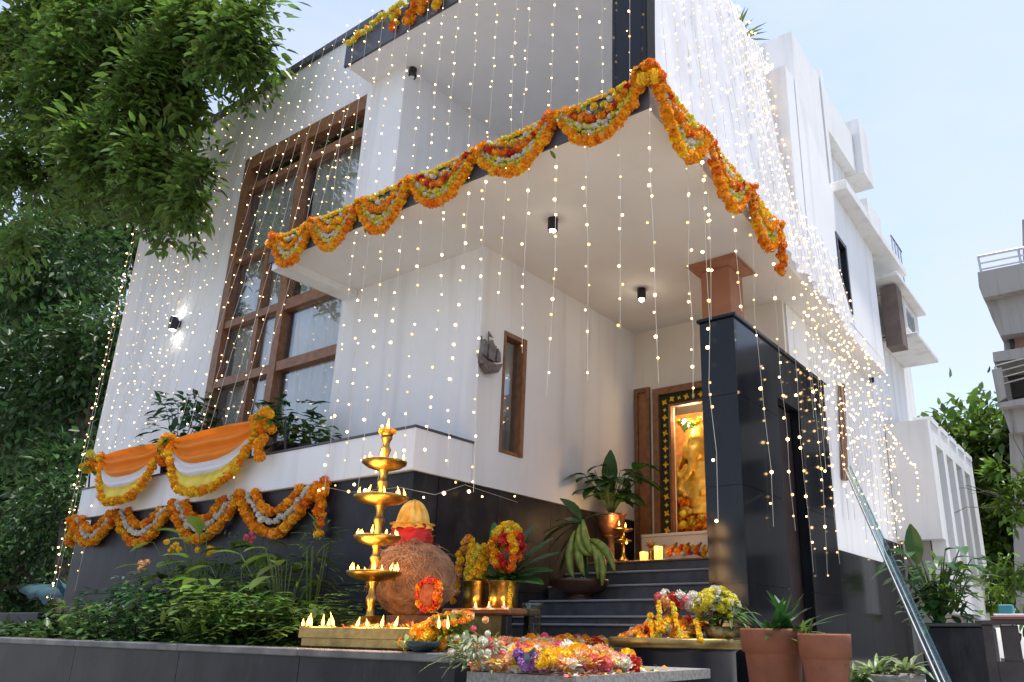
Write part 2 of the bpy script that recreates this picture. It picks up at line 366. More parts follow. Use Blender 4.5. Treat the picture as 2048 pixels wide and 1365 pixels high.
# roof over the balcony
s = MB(); s.prism([(-7.21, YR + .03, ZR0), (-2.86, YR + .03, ZR0), (-2.98, 10.2, ZR0), (-7.21, 10.2, ZR0)], (0, 0, ZR1 - ZR0 - .01)); s.build('roof_slab', SOFFIT, house)
s = MB(); s.box((-7.235, YR, ZR0 - .015), (-2.84, YR + .027, ZR1 + .02)); s.build('roof_fascia', COPING, house)
# dark corner post of the balcony
s = MB(); s.cbox((-3.22, 4.98, ZT), (-2.84, 5.32, ZR0), .01); s.build('corner_post', GRANITE, house)
# upper floor side wall behind the curtain of lights, with a tall dark window
w = MB(); w.prism([(xr(8.31), 8.31, ZT), (xr(9.62), 9.62, ZT), (xr(9.62), 9.62, 6.45), (xr(8.31), 8.31, 7.36)], (-.25, 0, 0))
w.prism([(xr(9.62), 9.62, ZT), (xr(10.1), 10.1, ZT), (xr(10.1), 10.1, 4.75), (xr(9.62), 9.62, 4.75)], (-.25, 0, 0))
w.prism([(xr(9.62), 9.62, 5.72), (xr(10.1), 10.1, 5.72), (xr(10.1), 10.1, 6.45), (xr(9.62), 9.62, 6.45)], (-.25, 0, 0))
w.prism([(xr(10.1), 10.1, ZT), (xr(11.86), 11.86, ZT), (xr(11.86), 11.86, 6.45), (xr(10.1), 10.1, 6.45)], (-.25, 0, 0))
w.build('upper_side_wall', WHITE, house)
f = MB(); a, b = xr(9.62), xr(10.1)
f.prism([(a + .012, 9.6, 4.72), (a + .012, 9.66, 4.72), (a + .012, 9.66, 5.76), (a + .012, 9.6, 5.76)], (-.1, 0, 0)); f.prism([(b + .012, 10.06, 4.72), (b + .012, 10.12, 4.72), (b + .012, 10.12, 5.76), (b + .012, 10.06, 5.76)], (-.1, 0, 0))
f.prism([(a + .011, 9.66, 4.72), (b + .011, 10.06, 4.72), (b + .011, 10.06, 4.78), (a + .011, 9.66, 4.78)], (-.1, 0, 0)); f.prism([(a + .011, 9.66, 5.70), (b + .011, 10.06, 5.70), (b + .011, 10.06, 5.76), (a + .011, 9.66, 5.76)], (-.1, 0, 0))
sw = f.build('side_window', BLACKM, house)
f = MB(); f.prism([(a - .03, 9.66, 4.78), (b - .03, 10.06, 4.78), (b - .03, 10.06, 5.70), (a - .03, 9.66, 5.70)], (-.01, 0, 0)); f.build('pane', PANE, sw)
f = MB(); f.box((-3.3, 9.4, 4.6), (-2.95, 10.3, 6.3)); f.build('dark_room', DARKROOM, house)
# ground floor flank wall with granite skirting, projecting eave behind
w = MB(); w.box((-3.2, 8.44, 1.55), (-2.95, 12.9, ZS - .004)); w.box((-3.2, 11.87, ZS + .0), (-2.95, 15.2, 5.9)); w.box((-3.2, 12.9, 0), (-2.95, 15.2, ZS))
w.build('flank_wall', WHITE, house)
for i in range(4):
    b = MB(); b.box((-3.2, 8.64 + i * 1.05, 0), (-2.93, 8.634 + (i + 1) * 1.05, 1.546 if i < 3 else 1.9)); b.build('base_slab', GRANITE, house)
e = MB(); e.cbox((-3.6, 9.75, 6.45), (-2.42, 13.1, 6.6), .01); e.build('eave_slab', WHITE_OLD, house)
e = MB(); e.tube([PX(1683, 770, -2.9), PX(1690, 960, -2.9)], .045, 8); e.build('drain_pipe', WOOD, house)
e = MB(); e.tube([(-2.9, 11.95, 4.3), (-2.9, 11.95, 6.3)], .035, 8); e.build('drain_pipe', BLACKM, house)

# front steps and landing
SX0, SX1 = XW - .0, -2.95
nos = [(5.90, .63), (6.00, .70), (6.25, .85), (6.55, 1.00), (6.85, 1.15), (7.15, 1.28)]
zprev = 0
for i, (y, z) in enumerate(nos):
    yn = nos[i + 1][0] if i < 5 else 8.305
    st = MB(); st.box((SX0 + .003, y + .012, zprev), (SX1, yn + .0115, z - .022))
    o = st.build('step', STEP_STONE, house)
    tr = MB(); tr.cbox((SX0 + .003, y - .012, z - .020), (SX1 - .002, yn + .05 if i < 5 else 8.305, z), .006); tr.build('tread', NOSING if i < 5 else WOOD, o)
    zprev = 0
w = MB(); w.box((-4.75, 8.02, 1.282), (-3.0, 8.305, 1.62)); w.cbox((-4.75, 8.0, 1.622), (-3.0, 8.307, 1.66), .008); w.build('altar_shelf', CREAM, house)

# granite pier at the right of the steps
p0, p1, q0, q1, ptop = -2.94, -2.60, 6.05, 8.5, 3.30
core = MB(); core.box((p0 + .02, q0 + .02, 0), (p1 - .02, 7.0, ptop - .03)); core.box((p0 + .02, 7.62, 0), (p1 - .02, q1 - .02, ptop - .03)); core.box((p0 + .02, 7.0, 2.75), (p1 - .02, 7.62, ptop - .03)); core.box((p0 + .02, 7.0, 0), (p0 + .1, 7.62, 2.75))
core.build('granite_pier', GRANITE, house)
for z0, z1 in ((0, .95), (.954, 1.75), (1.754, 2.55), (2.554, 3.265)):
    b = MB(); b.box((p0, q0, z0), (p1, q0 + .0185, z1)); b.build('pier_panel', GRANITE, house)
    b = MB(); b.box((p1 - .0185, q0 + .022, z0), (p1, 6.998, z1)); b.build('pier_panel', GRANITE, house)
    if z0 < 2.5:
        b = MB(); b.box((p1 - .0185, 7.622, z0), (p1, q1, z1)); b.build('pier_panel', GRANITE, house)
    b = MB(); b.box((p0, q0 + .022, z0), (p0 + .0185, q1, z1)); b.build('pier_panel', GRANITE, house)
b = MB(); b.box((p1 - .0185, 7.002, 2.753), (p1, 7.618, 3.265)); b.build('pier_panel', GRANITE, house)
b = MB(); b.box((p1 - .0185, 7.622, 2.554), (p1, q1, 3.265)); b.build('pier_panel', GRANITE, house)
b = MB(); b.cbox((p0 - .025, q0 - .025, 3.268), (p1 + .025, q1 + .02, 3.305), .008); b.build('pier_cap', GRANITE, house)
b = MB(); b.box((p1 - .06, 7.02, 0), (p1 - .045, 7.1, 2.72)); b.build('niche_mirror_strip', STEEL, house)
b = MB(); b.box((p1 - .12, 7.14, 0), (p1 - .10, 7.6, 2.74)); b.build('niche_door', mat('dark_maroon_door', (.02, .009, .008), rough=.4, var=.3), house)
# painted column behind it, with its spreading capital
b = MB(); cx, cyy = -3.19, 7.15; b.cbox((cx - .17, cyy - .17, 1.285), (cx + .17, cyy + .17, ZS - .07), .01)
col_o = b.build('column', CLAYCOL, house)
b = MB(); b.add([(cx - .17, cyy - .17, ZS - .069), (cx + .17, cyy - .17, ZS - .069), (cx + .17, cyy + .17, ZS - .069), (cx - .17, cyy + .17, ZS - .069),
                 (cx - .26, cyy - .26, ZS - .025), (cx + .26, cyy - .26, ZS - .025), (cx + .26, cyy + .26, ZS - .025), (cx - .26, cyy + .26, ZS - .025)],
                [(3, 2, 1, 0), (0, 1, 5, 4), (1, 2, 6, 5), (2, 3, 7, 6), (3, 0, 4, 7), (4, 5, 6, 7)])
b.box((cx - .28, cyy - .28, ZS - .0245), (cx + .28, cyy + .28, ZS - .003)); b.build('capital', CLAYCOL, col_o)

# ---- big timber window
win = MB()
YF = YW - .045
def bar(x0, x1, z0, z1, y0=YF, y1=YW + .07): win.box((x0, y0, z0), (x1, y1, z1))
bar(-10.05, -9.89, ZL + .02, 7.28, YF - .02)                  # left jamb
bar(-9.888, -7.272, 7.06, 7.28, YF - .018)                    # head
bar(-8.66, -8.52, ZL + .02, 7.058, YF - .012)                 # main mullion
for z0, z1 in ((6.68, 6.78), (5.50, 5.60), (4.50, 4.61), (3.63, 3.75), (ZL + .02, 2.35)):
    bar(-9.888, -8.662, z0, z1, YF); bar(-8.518, -7.272, z0 - .03 * (z0 > 4), z1 + .01, YF)
bar(-9.18, -9.09, 2.352, 3.628, YF + .01); bar(-9.18, -9.09, 3.752, 4.498, YF + .01); bar(-9.18, -9.09, 4.612, 5.498, YF + .01)
window = win.build('window', WOOD, house)
zs_ = [2.35, 3.63, 3.75, 4.50, 4.61, 5.50, 5.60, 6.68, 6.78, 7.058]
for k in range(0, 10, 2):
    split = ((-9.89, -9.18), (-9.09, -8.66), (-8.52, -7.27)) if k < 6 else ((-9.89, -8.66), (-8.52, -7.27))
    for x0, x1 in split:
        pn = MB(); pn.box((x0 + .002, YW + .03, zs_[k] + .002), (x1 - .002, YW + .038, zs_[k + 1] - (.034 if x0 == -8.52 else .002))); pn.build('pane', PANE, window)
for (x0, x1, ph) in ((-9.84, -8.68, 0.3), (-8.5, -7.28, 1.1)):
    cu = MB(); cu.smooth = True; n = 60; rows = 10
    for j in range(rows + 1):
        for i in range(n + 1):
            x = x0 + (x1 - x0) * i / n
            cu.v.append((x, YW + .12 + .03 * math.sin(i * .95 + ph) + .012 * math.sin(i * .31 + j * .3), 2.4 + (6.9 - 2.4) * j / rows))
    cu.grid(n, rows)
    cu.build('curtain', CURTAIN, window)
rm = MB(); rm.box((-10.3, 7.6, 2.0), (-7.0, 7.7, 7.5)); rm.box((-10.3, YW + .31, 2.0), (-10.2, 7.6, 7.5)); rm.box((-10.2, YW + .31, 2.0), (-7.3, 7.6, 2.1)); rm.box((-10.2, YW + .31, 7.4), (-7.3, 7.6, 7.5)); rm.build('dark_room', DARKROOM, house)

# ---- slit window in the porch wall
sl = MB(); sl.box((XW - .12, 5.692, 2.242), (XW + .012, 5.72, 3.528)); sl.box((XW - .12, 5.99, 2.242), (XW + .02, 6.048, 3.528)); sl.box((XW - .12, 5.722, 3.48), (XW + .01, 5.988, 3.528)); sl.box((XW - .12, 5.722, 2.242), (XW + .012, 5.988, 2.275))
slw = sl.build('slit_window', WOOD, house)
sl = MB(); sl.box((XW - .06, 5.722, 2.277), (XW - .05, 5.988, 3.478)); sl.build('pane', PANE, slw)
sl = MB(); sl.box((XW - .28, 5.85, 2.277), (XW - .24, 5.988, 3.478)); sl.build('shutter', WOOD2, slw)
sl = MB(); sl.box((XW - .285, 5.70, 2.277), (XW - .245, 5.848, 2.72)); sl.build('blind', WHITE, slw)
# ---- timber door leaf in the end wall and the shrine frame
d = MB(); d.box((-4.985, 8.262, 1.285), (-4.935, 8.308, 3.56)); d.box((-4.81, 8.262, 1.285), (-4.765, 8.308, 3.56)); d.box((-4.934, 8.262, 3.50), (-4.811, 8.308, 3.56))
door = d.build('door', WOOD, house)
d = MB(); d.box((-4.933, 8.285, 1.285), (-4.812, 8.307, 3.498)); d.build('door_leaf', WOOD2, door)
fr = MB(); y0, y1 = 8.22, 8.309
fr.box((-4.69, y0, 1.665), (-4.605, y1, 3.50)); fr.box((-4.604, y0, 3.415), (-3.42, y1, 3.50)); fr.box((-3.51, y0, 1.665), (-3.42, y1, 3.414)); fr.box((-4.47, y0 + .01, 1.665), (-4.44, y1, 3.27)); fr.box((-4.439, y0 + .01, 3.24), (-3.64, y1, 3.27))
frame = fr.build('shrine_frame', WOOD, house)
bd = MB(); bd.box((-4.604, 8.27, 1.665), (-4.471, 8.305, 3.414)); bd.box((-4.47, 8.27, 3.272), (-3.511, 8.305, 3.414)); bd.build('dark_band', mat('dark_green_cloth', (0.03, 0.028, 0.008), rough=.8, var=.3), frame)
def star_mesh(name, r, m):
    s = MB()
    for k in range(8):
        a = k * math.pi / 4; rr = r if k % 2 == 0 else r * .62
        d_ = Vector((math.cos(a), 0, math.sin(a))); t_ = Vector((-math.sin(a), 0, math.cos(a)))
        s.add([(0, -.012, 0), d_ * rr * .6 + t_ * rr * .28 + Vector((0, -.006, 0)), d_ * rr, d_ * rr * .6 - t_ * rr * .28 + Vector((0, -.006, 0))], [(0, 1, 2), (0, 2, 3)])
    return s.mesh(name, m)
STAR = star_mesh('ornament', .045, YELLOW)
STAR2 = star_mesh('ornament', .03, LEMON)
for k in range(17):
    place('ornament', STAR if k % 2 == 0 else STAR2, frame, (-4.537, 8.262, 1.73 + k * .099), (0, RNG.random(), 0))
for k in range(10):
    place('ornament', STAR if k % 2 == 0 else STAR2, frame, (-4.43 + k * .1, 8.262, 3.343), (0, RNG.random(), 0))

# ------------------------------------------------------------------ rear block of the same plot
rear = thing('rear_block', (-4, 12, 0), 'pale grey stepped rear block rising behind the fabric draped side', 'building')
r_ = MB(); r_.box((-5.6, 10.1, 6.7), (-3.1, 11.4, 9.75)); r_.build('stair_tower', WHITE_OLD, rear)
r_ = MB(); r_.box((-3.42, 11.45, 6.7), (-3.08, 11.62, 9.98)); r_.build('fin_wall', WHITE_OLD, rear)
r_ = MB(); r_.box((-3.6, 11.63, 6.7), (-3.3, 13.4, 8.9)); r_.box((-3.6, 11.63, 8.9), (-3.12, 13.4, 9.75)); r_.build('upper_wall', WHITE_OLD, rear)
r_ = MB(); r_.box((-3.5, 13.42, 8.9), (-2.98, 14.1, 10.1)); r_.build('roof_beam', WHITE_OLD, rear)
r_ = MB(); r_.box((-3.5, 11.5, 6.62), (-2.7, 13.9, 7.25)); r_.box((-3.5, 13.0, 7.25), (-2.9, 13.9, 8.1)); r_.build('terrace_parapet', WHITE_OLD, rear)
r_ = MB()
for k in range(4): r_.tube([(-2.75, 13.95 + k * .22, 7.0), (-2.75, 13.95 + k * .22, 7.7)], .015, 6)
r_.tube([(-2.75, 13.9, 7.7), (-2.75, 14.7, 7.7)], .02, 6); r_.build('railing', STEEL, rear)
# box bay with canopy on the far flank
r_ = MB(); r_.box((-2.95, 12.95, 5.4), (-2.55, 14.3, 6.14)); r_.build('bay', CREAM, rear)
r_ = MB(); r_.box((-2.76, 12.55, 5.05), (-2.5, 12.9, 6.1)); r_.build('brown_panel', mat('brown_grey_render', (0.16, .12, .1), rough=.8, var=.15), rear)
r_ = MB(); r_.cbox((-3.0, 12.3, 6.15), (-2.4, 14.35, 6.22), .01); r_.build('canopy', WHITE_OLD, rear)
r_ = MB(); r_.cbox((-2.95, 13.0, 5.3), (-2.34, 14.6, 5.38), .01); r_.build('sill_slab', WHITE_OLD, rear)
f = MB(); f.box((-2.549, 13.2, 5.55), (-2.53, 13.9, 6.0)); wo_ = f.build('window', WHITE, rear)
f = MB(); f.box((-2.529, 13.26, 5.6), (-2.522, 13.84, 5.95)); f.build('pane', PANE, wo_)
f = MB(); f.box((-2.948, 12.3, 4.95), (-2.9, 13.0, 6.0)); wo_ = f.build('window', WHITE, rear)
f = MB(); f.box((-2.899, 12.36, 5.02), (-2.892, 12.9, 5.93)); f.build('pane', GRANITE, wo_)
# low wing with upright slots
wing = thing('slotted_wing', (-2.6, 14.5, 0), 'low white wing with four tall upright slots behind the planter', 'building')
X0 = -2.3; ya, yb = 12.6, 16.4; zt = 3.78
m_ = MB(); m_.box((-2.94, ya, 1.95), (X0, ya + .2, zt)); m_.build('front_wall', WHITE_OLD, wing)
ys_ = [ya + .2, 13.0, 13.55, 13.8, 14.35, 14.6, 15.15, 15.4, 15.95, yb]
m_ = MB(); m_.box((-2.5, ya + .201, 3.45), (X0, yb, zt)); m_.box((-2.5, ya + .201, 0.9), (X0, yb, 1.35))
for k in range(0, 10, 2): m_.box((-2.5, ys_[k] + .001, 1.351), (X0, ys_[k + 1], 3.449))
m_.box((-2.5, 14.9, 0), (X0, yb, .899)); m_.build('slotted_wall', WHITE_OLD, wing)
m_ = MB(); m_.box((-2.94, ya + .202, 0), (-2.52, yb, 3.6)); m_.build('inner_wall', CONCRETE, wing)
m_ = MB()
for k in range(5): m_.box((-2.55, ya + .2 + k * .75, zt + .001), (X0 + .02, ya + .75 + k * .75, zt + .09))
m_.build('parapet_blocks', WHITE_OLD, wing)

# ------------------------------------------------------------------ unfinished building at the right edge
nb = thing('neighbour_building', (0, 21, 0), 'unfinished grey concrete building with steel balcony railings at the far right', 'building')
YB = 20.0
def P20(px, py, y=YB): return PY(px, py, y)
def band(name, pix, m, depth, y=YB):
    o = MB(); o.prism([P20(px, py, y) for px, py in pix], (0, depth, 0)); return o.build(name, m, nb)
band('upper_balcony', [(1955, 545), (2080, 520), (2080, 572), (1966, 596), (1958, 575)], CONCRETE, 6)
band('haunch', [(1968, 597), (2080, 573), (2080, 660), (2000, 672), (1985, 640)], CONCRETE, 5.5, YB + .3)
band('upper_wall', [(2003, 640), (2080, 632), (2080, 720), (2010, 716)], CONCRETE, 5, YB + .8)
band('brick_panel', [(2026, 636), (2080, 632), (2080, 700), (2030, 700)], mat('raw_brick_render', (.3, .17, .12), rough=.9, var=.2, scale=3), .1, YB + .69)
band('window_slot', [(2010, 640), (2021, 638), (2029, 695), (2021, 697)], BLACKM, .08, YB + .68)
band('lower_balcony', [(1985, 705), (2080, 690), (2080, 712), (1987, 724)], CONCRETE, 6)
band('balcony_cheek', [(1983, 740), (2003, 735), (2012, 795), (1996, 806)], CONCRETE, 5)
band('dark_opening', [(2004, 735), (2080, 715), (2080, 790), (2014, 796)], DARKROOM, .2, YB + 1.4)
band('lower_slab', [(1993, 807), (2080, 790), (2080, 806), (2003, 815)], CONCRETE, 6)
band('lower_haunch', [(2003, 816), (2080, 807), (2080, 862), (2020, 866)], CONCRETE, 5.5, YB + .3)
band('corner_post', [(2018, 866), (2044, 862), (2062, 1250), (2034, 1250)], CONCRETE, 1.0, YB + .6)
band('ground_wall', [(2044, 862), (2140, 855), (2140, 1250), (2062, 1250)], CONCRETE, .4, YB + 1.5)
for rail_y, x0 in (((500, 514, 526, 537), 1956), ((718, 731, 744, 757), 1990)):
    o = MB()
    top = rail_y[0] + (8 if x0 == 1956 else 10)
    for k, yy in enumerate(rail_y):
        o.tube([P20(x0 + k * 2, yy + 14, YB + .05), P20(2090, yy - 12, YB + .05)], .035 if k == 0 else .022, 6)
    for q in (x0, x0 + 80): o.tube([P20(q, top + 6 - (q - x0) * .2, YB + .05), P20(q + 8, top + 46 - (q - x0) * .2, YB + .05)], .03, 6)
    o.build('railing', STEEL, nb)
o = MB(); o.box((-.9, YB + 2.0, 0), (14, YB + 8, 9.3)); o.build('unseen_reflected_wall', CONCRETE, nb)  # unseen extension with windows, added so the granite pier mirrors a dark building
for kx in range(5):
    for kz in range(3):
        o = MB(); o.box((.8 + kx * 2.6, YB + 1.95, 1.2 + kz * 2.8), (2.3 + kx * 2.6, YB + 1.995, 2.8 + kz * 2.8)); wq = o.build('window', BLACKM, nb)
        o = MB(); o.box((.88 + kx * 2.6, YB + 1.94, 1.28 + kz * 2.8), (2.22 + kx * 2.6, YB + 1.948, 2.72 + kz * 2.8)); o.build('pane', GRANITE, wq)
band('roof_block', [(2044, 440), (2080, 430), (2080, 520), (2046, 520)], CONCRETE, 1.5, YB + 1)
# ------------------------------------------------------------------ vegetation helpers
NP = np.random.default_rng(11)
def unit(a): return a / np.maximum(np.linalg.norm(a, axis=1, keepdims=True), 1e-9)
def leaves_mesh(name, pos, d, up, Ls, Ws, m, fold=0.25):
    n = len(pos); d = unit(d); side = unit(np.cross(d, up)); nr = np.cross(side, d)
    L_ = Ls[:, None]; W = Ws[:, None] * .5
    V = np.empty((n, 6, 3))
    V[:, 0] = pos; V[:, 1] = pos + d * L_ * .3 + side * W + nr * W * fold; V[:, 2] = pos + d * L_ * .68 + side * W * .72 + nr * W * fold * .5
    V[:, 3] = pos + d * L_ - nr * L_ * .08; V[:, 4] = pos + d * L_ * .68 - side * W * .72 + nr * W * fold * .5; V[:, 5] = pos + d * L_ * .3 - side * W + nr * W * fold
    base = (np.arange(n) * 6)[:, None]
    F = np.concatenate([base + np.array([0, 5, 4, 3]), base + np.array([0, 3, 2, 1])], 1).reshape(-1)
    me = bpy.data.meshes.new(name)
    me.vertices.add(n * 6); me.vertices.foreach_set('co', V.reshape(-1))
    me.loops.add(n * 8); me.loops.foreach_set('vertex_index', F.astype(np.int32))
    me.polygons.add(n * 2); me.polygons.foreach_set('loop_start', np.arange(0, n * 8, 4, dtype=np.int32)); me.polygons.foreach_set('loop_total', np.full(n * 2, 4, np.int32))
    me.materials.append(m); me.update(calc_edges=True); return me
def in_blob(n, c, r):
    k = max(6, n // 55); s = NP.normal(size=(k, 3)); s = unit(s) * (NP.random((k, 1)) ** .4)      # leaf clumps inside the blob
    v = s[NP.integers(0, k, n)] * .86 + NP.normal(size=(n, 3)) * .17
    return np.array(c) + v * np.array(r), v
def simple_crown(clusters, L0, W0):
    P, D = [], []
    for c, r, n in clusters:
        p, v = in_blob(n, c, r); P.append(p); D.append(v * .8 + NP.normal(size=p.shape) * .5 + np.array([0, 0, -.35]))
    P = np.concatenate(P); D = np.concatenate(D); n = len(P)
    U = np.array([0, 0, 1.]) + NP.normal(size=(n, 3)) * .45
    s = NP.uniform(.65, 1.25, n)
    return P, D, U, L0 * s, W0 * s
def pinnate_crown(clusters, L0, W0, pairs=4):
    """compound leaves: leaflets in pairs along a drooping stalk"""
    P, D, U, Ls, Ws = [], [], [], [], []
    for c, r, n in clusters:
        n = int(n * .72); p, v = in_blob(n, c, r)
        ax = unit(v * .7 + NP.normal(size=p.shape) * .55 + np.array([.15, -.1, -.25])); up = unit(np.array([0, 0, 1.]) + NP.normal(size=p.shape) * .4)
        sd = unit(np.cross(ax, up)); sc = NP.uniform(.7, 1.25, n)[:, None]
        for k in range(pairs):
            q = p + ax * sc * L0 * (.35 + .48 * k) + np.array([0, 0, -.03 * k * k * L0 / .1])
            for s in (-1, 1):
                P.append(q); D.append(sd * s * .85 + ax * .6 + np.array([0, 0, -.25]) + NP.normal(size=p.shape) * .12); U.append(up)
                f = NP.uniform(.75, 1.15, n) * (1 - .08 * k); Ls.append(L0 * sc[:, 0] * f); Ws.append(W0 * sc[:, 0] * f)
        P.append(p + ax * sc * L0 * (.35 + .48 * (pairs - .4))); D.append(ax + np.array([0, 0, -.3])); U.append(up); Ls.append(L0 * sc[:, 0] * 1.1); Ws.append(W0 * sc[:, 0])
    return np.concatenate(P), np.concatenate(D), np.concatenate(U), np.concatenate(Ls), np.concatenate(Ws)
def tree(name, base, clusters, label, group, L0, W0, m, pin=False, trunk_r=.25, pairs=4, limb_r=.05):
    t = thing(name, base, label, 'tree', group)
    b = Vector(base); cs = [Vector(c) for c, r, n in clusters]
    mid = sum(cs, Vector()) / len(cs)
    tr = MB(); tr.smooth = True
    fork = b + (Vector((mid.x, mid.y, b.z)) - b) * (.25 if not pin else .1); fork.z = b.z + max(1.2, (mid.z - b.z) * .55)
    if pin: fork = mid + Vector((-3.4, .2, .9))
    tr.tube([b, (Vector((b.x, b.y, fork.z * .7)) if pin else b.lerp(fork, .5) + Vector((.1, .05, 0))), fork], [trunk_r, trunk_r * .8, trunk_r * (.3 if pin else .6)], 10)
    for c in cs:
        q = fork.lerp(c, .5) + Vector((RNG.uniform(-.3, .3), RNG.uniform(-.3, .3), RNG.uniform(.0, .5)))
        if pin: q = fork.lerp(c, .5) + Vector((0, .2, .15))
        tr.tube([fork, q, c], [trunk_r * (.12 if pin else .4), limb_r, limb_r * .35], 6)
        for k in range(0 if pin else 5):
            e = c + Vector((RNG.gauss(0, 1), RNG.gauss(0, 1), RNG.gauss(0, .8))) * .6
            tr.tube([q.lerp(c, .6), c.lerp(e, .5) + Vector((0, 0, .1)), e], [limb_r * .5, limb_r * .3, limb_r * .12], 5)
    tr.build('trunk', BARK, t)
    data = pinnate_crown(clusters, L0, W0, pairs) if pin else simple_crown(clusters, L0, W0)
    me = leaves_mesh('crown', data[0] - np.array(base), *data[1:], m)
    o = bpy.data.objects.new('crown', me); COL.objects.link(o); o.parent = t
    return t

# ------------------------------------------------------------------ trees
def cl(px, py, y, r, n): p = PY(px, py, y); return ((p.x, p.y, p.z), r, n)
near = [cl(60, 60, 4.2, (1.2, .9, .9), 900), cl(260, 40, 4.3, (1.1, .8, .8), 900), cl(400, 60, 4.4, (.75, .6, .6), 520), cl(150, 200, 4.1, (1.1, .9, .8), 1000), cl(330, 170, 4.3, (.8, .6, .55), 650),
        cl(40, 330, 4.0, (.9, .8, .7), 650), cl(230, 320, 4.2, (.75, .6, .5), 600), cl(330, 330, 4.25, (.55, .45, .4), 330), cl(395, 365, 4.3, (.3, .26, .22), 90), cl(470, 90, 4.5, (.42, .35, .33), 190), cl(500, 40, 4.5, (.35, .35, .3), 140),
        cl(310, 245, 4.25, (.42, .4, .3), 170), cl(-80, 100, 4.0, (1.2, 1, 1.2), 500), cl(150, -60, 4.3, (1.4, .9, .6), 600), cl(40, 470, 3.7, (.22, .2, .3), 40)]
tree('overhanging_tree', (-16.5, 1.5, 0), near, 'large tree with feathery leaves overhanging the top left of the facade', None, .175, .072, LEAF, True, .28, 4, .02)
bgl = [(-20.5, 9.0, 7.0), (-25.0, 12.0, 8.5), (-19.0, 11.5, 3.5)]
tree('dense_tree', (-19.6, 8.2, 0), [cl(110, 560, 8.4, (3.0, 1.7, 2.2), 5200), cl(60, 800, 8.2, (3.4, 1.6, 2.0), 5200), cl(190, 720, 8.4, (1.6, 1.2, 1.9), 3000), cl(150, 960, 8.0, (2.0, 1.2, 1.3), 2600)],
     'dense dark green tree filling the left edge beside the white wall', None, .24, .12, LEAF2, False, .35)
tree('dense_tree', (-34, 17, 0), [cl(0, 560, 17, (7, 3, 5), 3600), cl(150, 820, 17, (7, 3, 4), 3600), cl(60, 1080, 17, (8, 3, 3), 3600), cl(230, 1150, 17, (5, 3, 2), 1600)],
     'rearmost dark tree mass low at the left edge', None, .6, .34, LEAF2, False, .4)
tree('dense_tree', (-26, 11.5, 0), [cl(0, 620, 11.5, (4.5, 2.5, 3.5), 4200), cl(-40, 900, 11.5, (4, 2.2, 2.6), 3000), cl(220, 470, 11.8, (3.2, 2, 2.2), 2800), cl(100, 1000, 11.5, (4, 2, 2), 2600)],
     'far dark tree behind the dense tree at the left edge', None, .42, .22, LEAF2, False, .4)
tree('low_tree', (-15.2, 6.4, 0), [cl(40, 1090, 6.2, (1.7, .9, .75), 2600), cl(110, 1010, 6.4, (1.1, .8, .7), 1700), cl(-40, 1180, 6, (1.6, .8, .6), 1500)],
     'low bushy tree over the end of the garden wall at lower left', None, .13, .06, LEAF2, False, .12)
tree('garden_tree', (-4.2, 27, 0), [cl(1960, 950, 26, (2.4, 2.2, 2.3), 5000), cl(2010, 1100, 26, (2.6, 2, 2.4), 4500), cl(1920, 1120, 26.5, (1.2, 1.5, 2.4), 2200), cl(2060, 980, 26, (2, 2, 2.5), 2200)],
     'leafy green tree between the slotted wing and the concrete building', None, .34, .17, LEAF, False, .3)
tree('garden_tree', (.4, 15.5, 0), [cl(2030, 960, 15.0, (.45, .4, .35), 240), cl(2045, 1030, 15, (.55, .4, .6), 260), cl(2010, 1000, 15, (.2, .2, .15), 60), cl(2030, 1150, 15.2, (.5, .4, .5), 260), cl(2000, 1200, 16, (.7, .5, .3), 240)],
     'slender sapling with yellow green leaves at the right edge', None, .19, .07, LEAF3, False, .06, 4, .02)
tree('low_tree', (-17.5, 6.0, 0), [cl(30, 1190, 6.6, (1.6, .8, .55), 2200), cl(110, 1200, 6.8, (1.4, .6, .5), 1600), cl(-40, 1220, 6.4, (1.4, .8, .5), 1200)],
     'low dark hedge like tree beyond the cross wall', None, .13, .06, LEAF2, False, .1)
# teal tarpaulin heap in the shade at the left
tp = MB(); tp.smooth = True; nx, nyy = 18, 10
for j in range(nyy + 1):
    for i in range(nx + 1):
        u, v = i / nx, j / nyy
        p = PY(50 + 120 * u, 1205 - 50 * v * (1 - .5 * abs(2 * u - 1)), 5.6 + .5 * v)
        tp.v.append((p.x, p.y + .1 * math.sin(9 * u + 5 * v), p.z + .06 * math.sin(13 * u) * math.cos(7 * v)))
tp.grid(nx, nyy)
tag(tp.build('tarpaulin', mat('teal_tarpaulin', (.015, .06, .075), rough=.8, var=.4)), 'crumpled teal tarpaulin lying in the shade under the left trees', 'tarpaulin')

# ------------------------------------------------------------------ garden bed in front of the base
YP, ZP = 3.0, .445
bed = thing('planter_wall', (-7, 3.1, 0), 'long dark stone retaining wall of the front garden bed', 'wall')
xs = [-13.0, -11.4, -9.9, -8.4, -6.9, -5.4, -4.1, -2.86]
for i in range(7):
    p = MB(); p.box((xs[i] + .003, YP + .012, 0), (xs[i + 1] - .003, YP + .25, ZP - .045)); p.build('wall_slab', GRANITE_DULL, bed)
    p = MB(); p.cbox((xs[i] + .002, YP - .01, ZP - .043), (xs[i + 1] - .002, YP + .26, ZP), .006); p.build('coping_slab', mat('worn_stone_coping', (.06, .06, .068), rough=.5, scale=6, col2=(.16, .155, .15)) if i == 0 else MATS['worn_stone_coping'], bed)
p = MB(); p.box((-13, YP + .26, 0), (-3.905, 4.61, ZP - .03)); p.build('soil', SOIL, bed)
lw_ = MB(); lw_.cbox((-14.5, 3.95, 0), (-10.1, 4.2, .69), .01)
tag(lw_.build('garden_wall', GRANITE_DULL, origin=(-12, 4, 0)), 'short dark cross wall at the left end of the garden bed', 'wall')

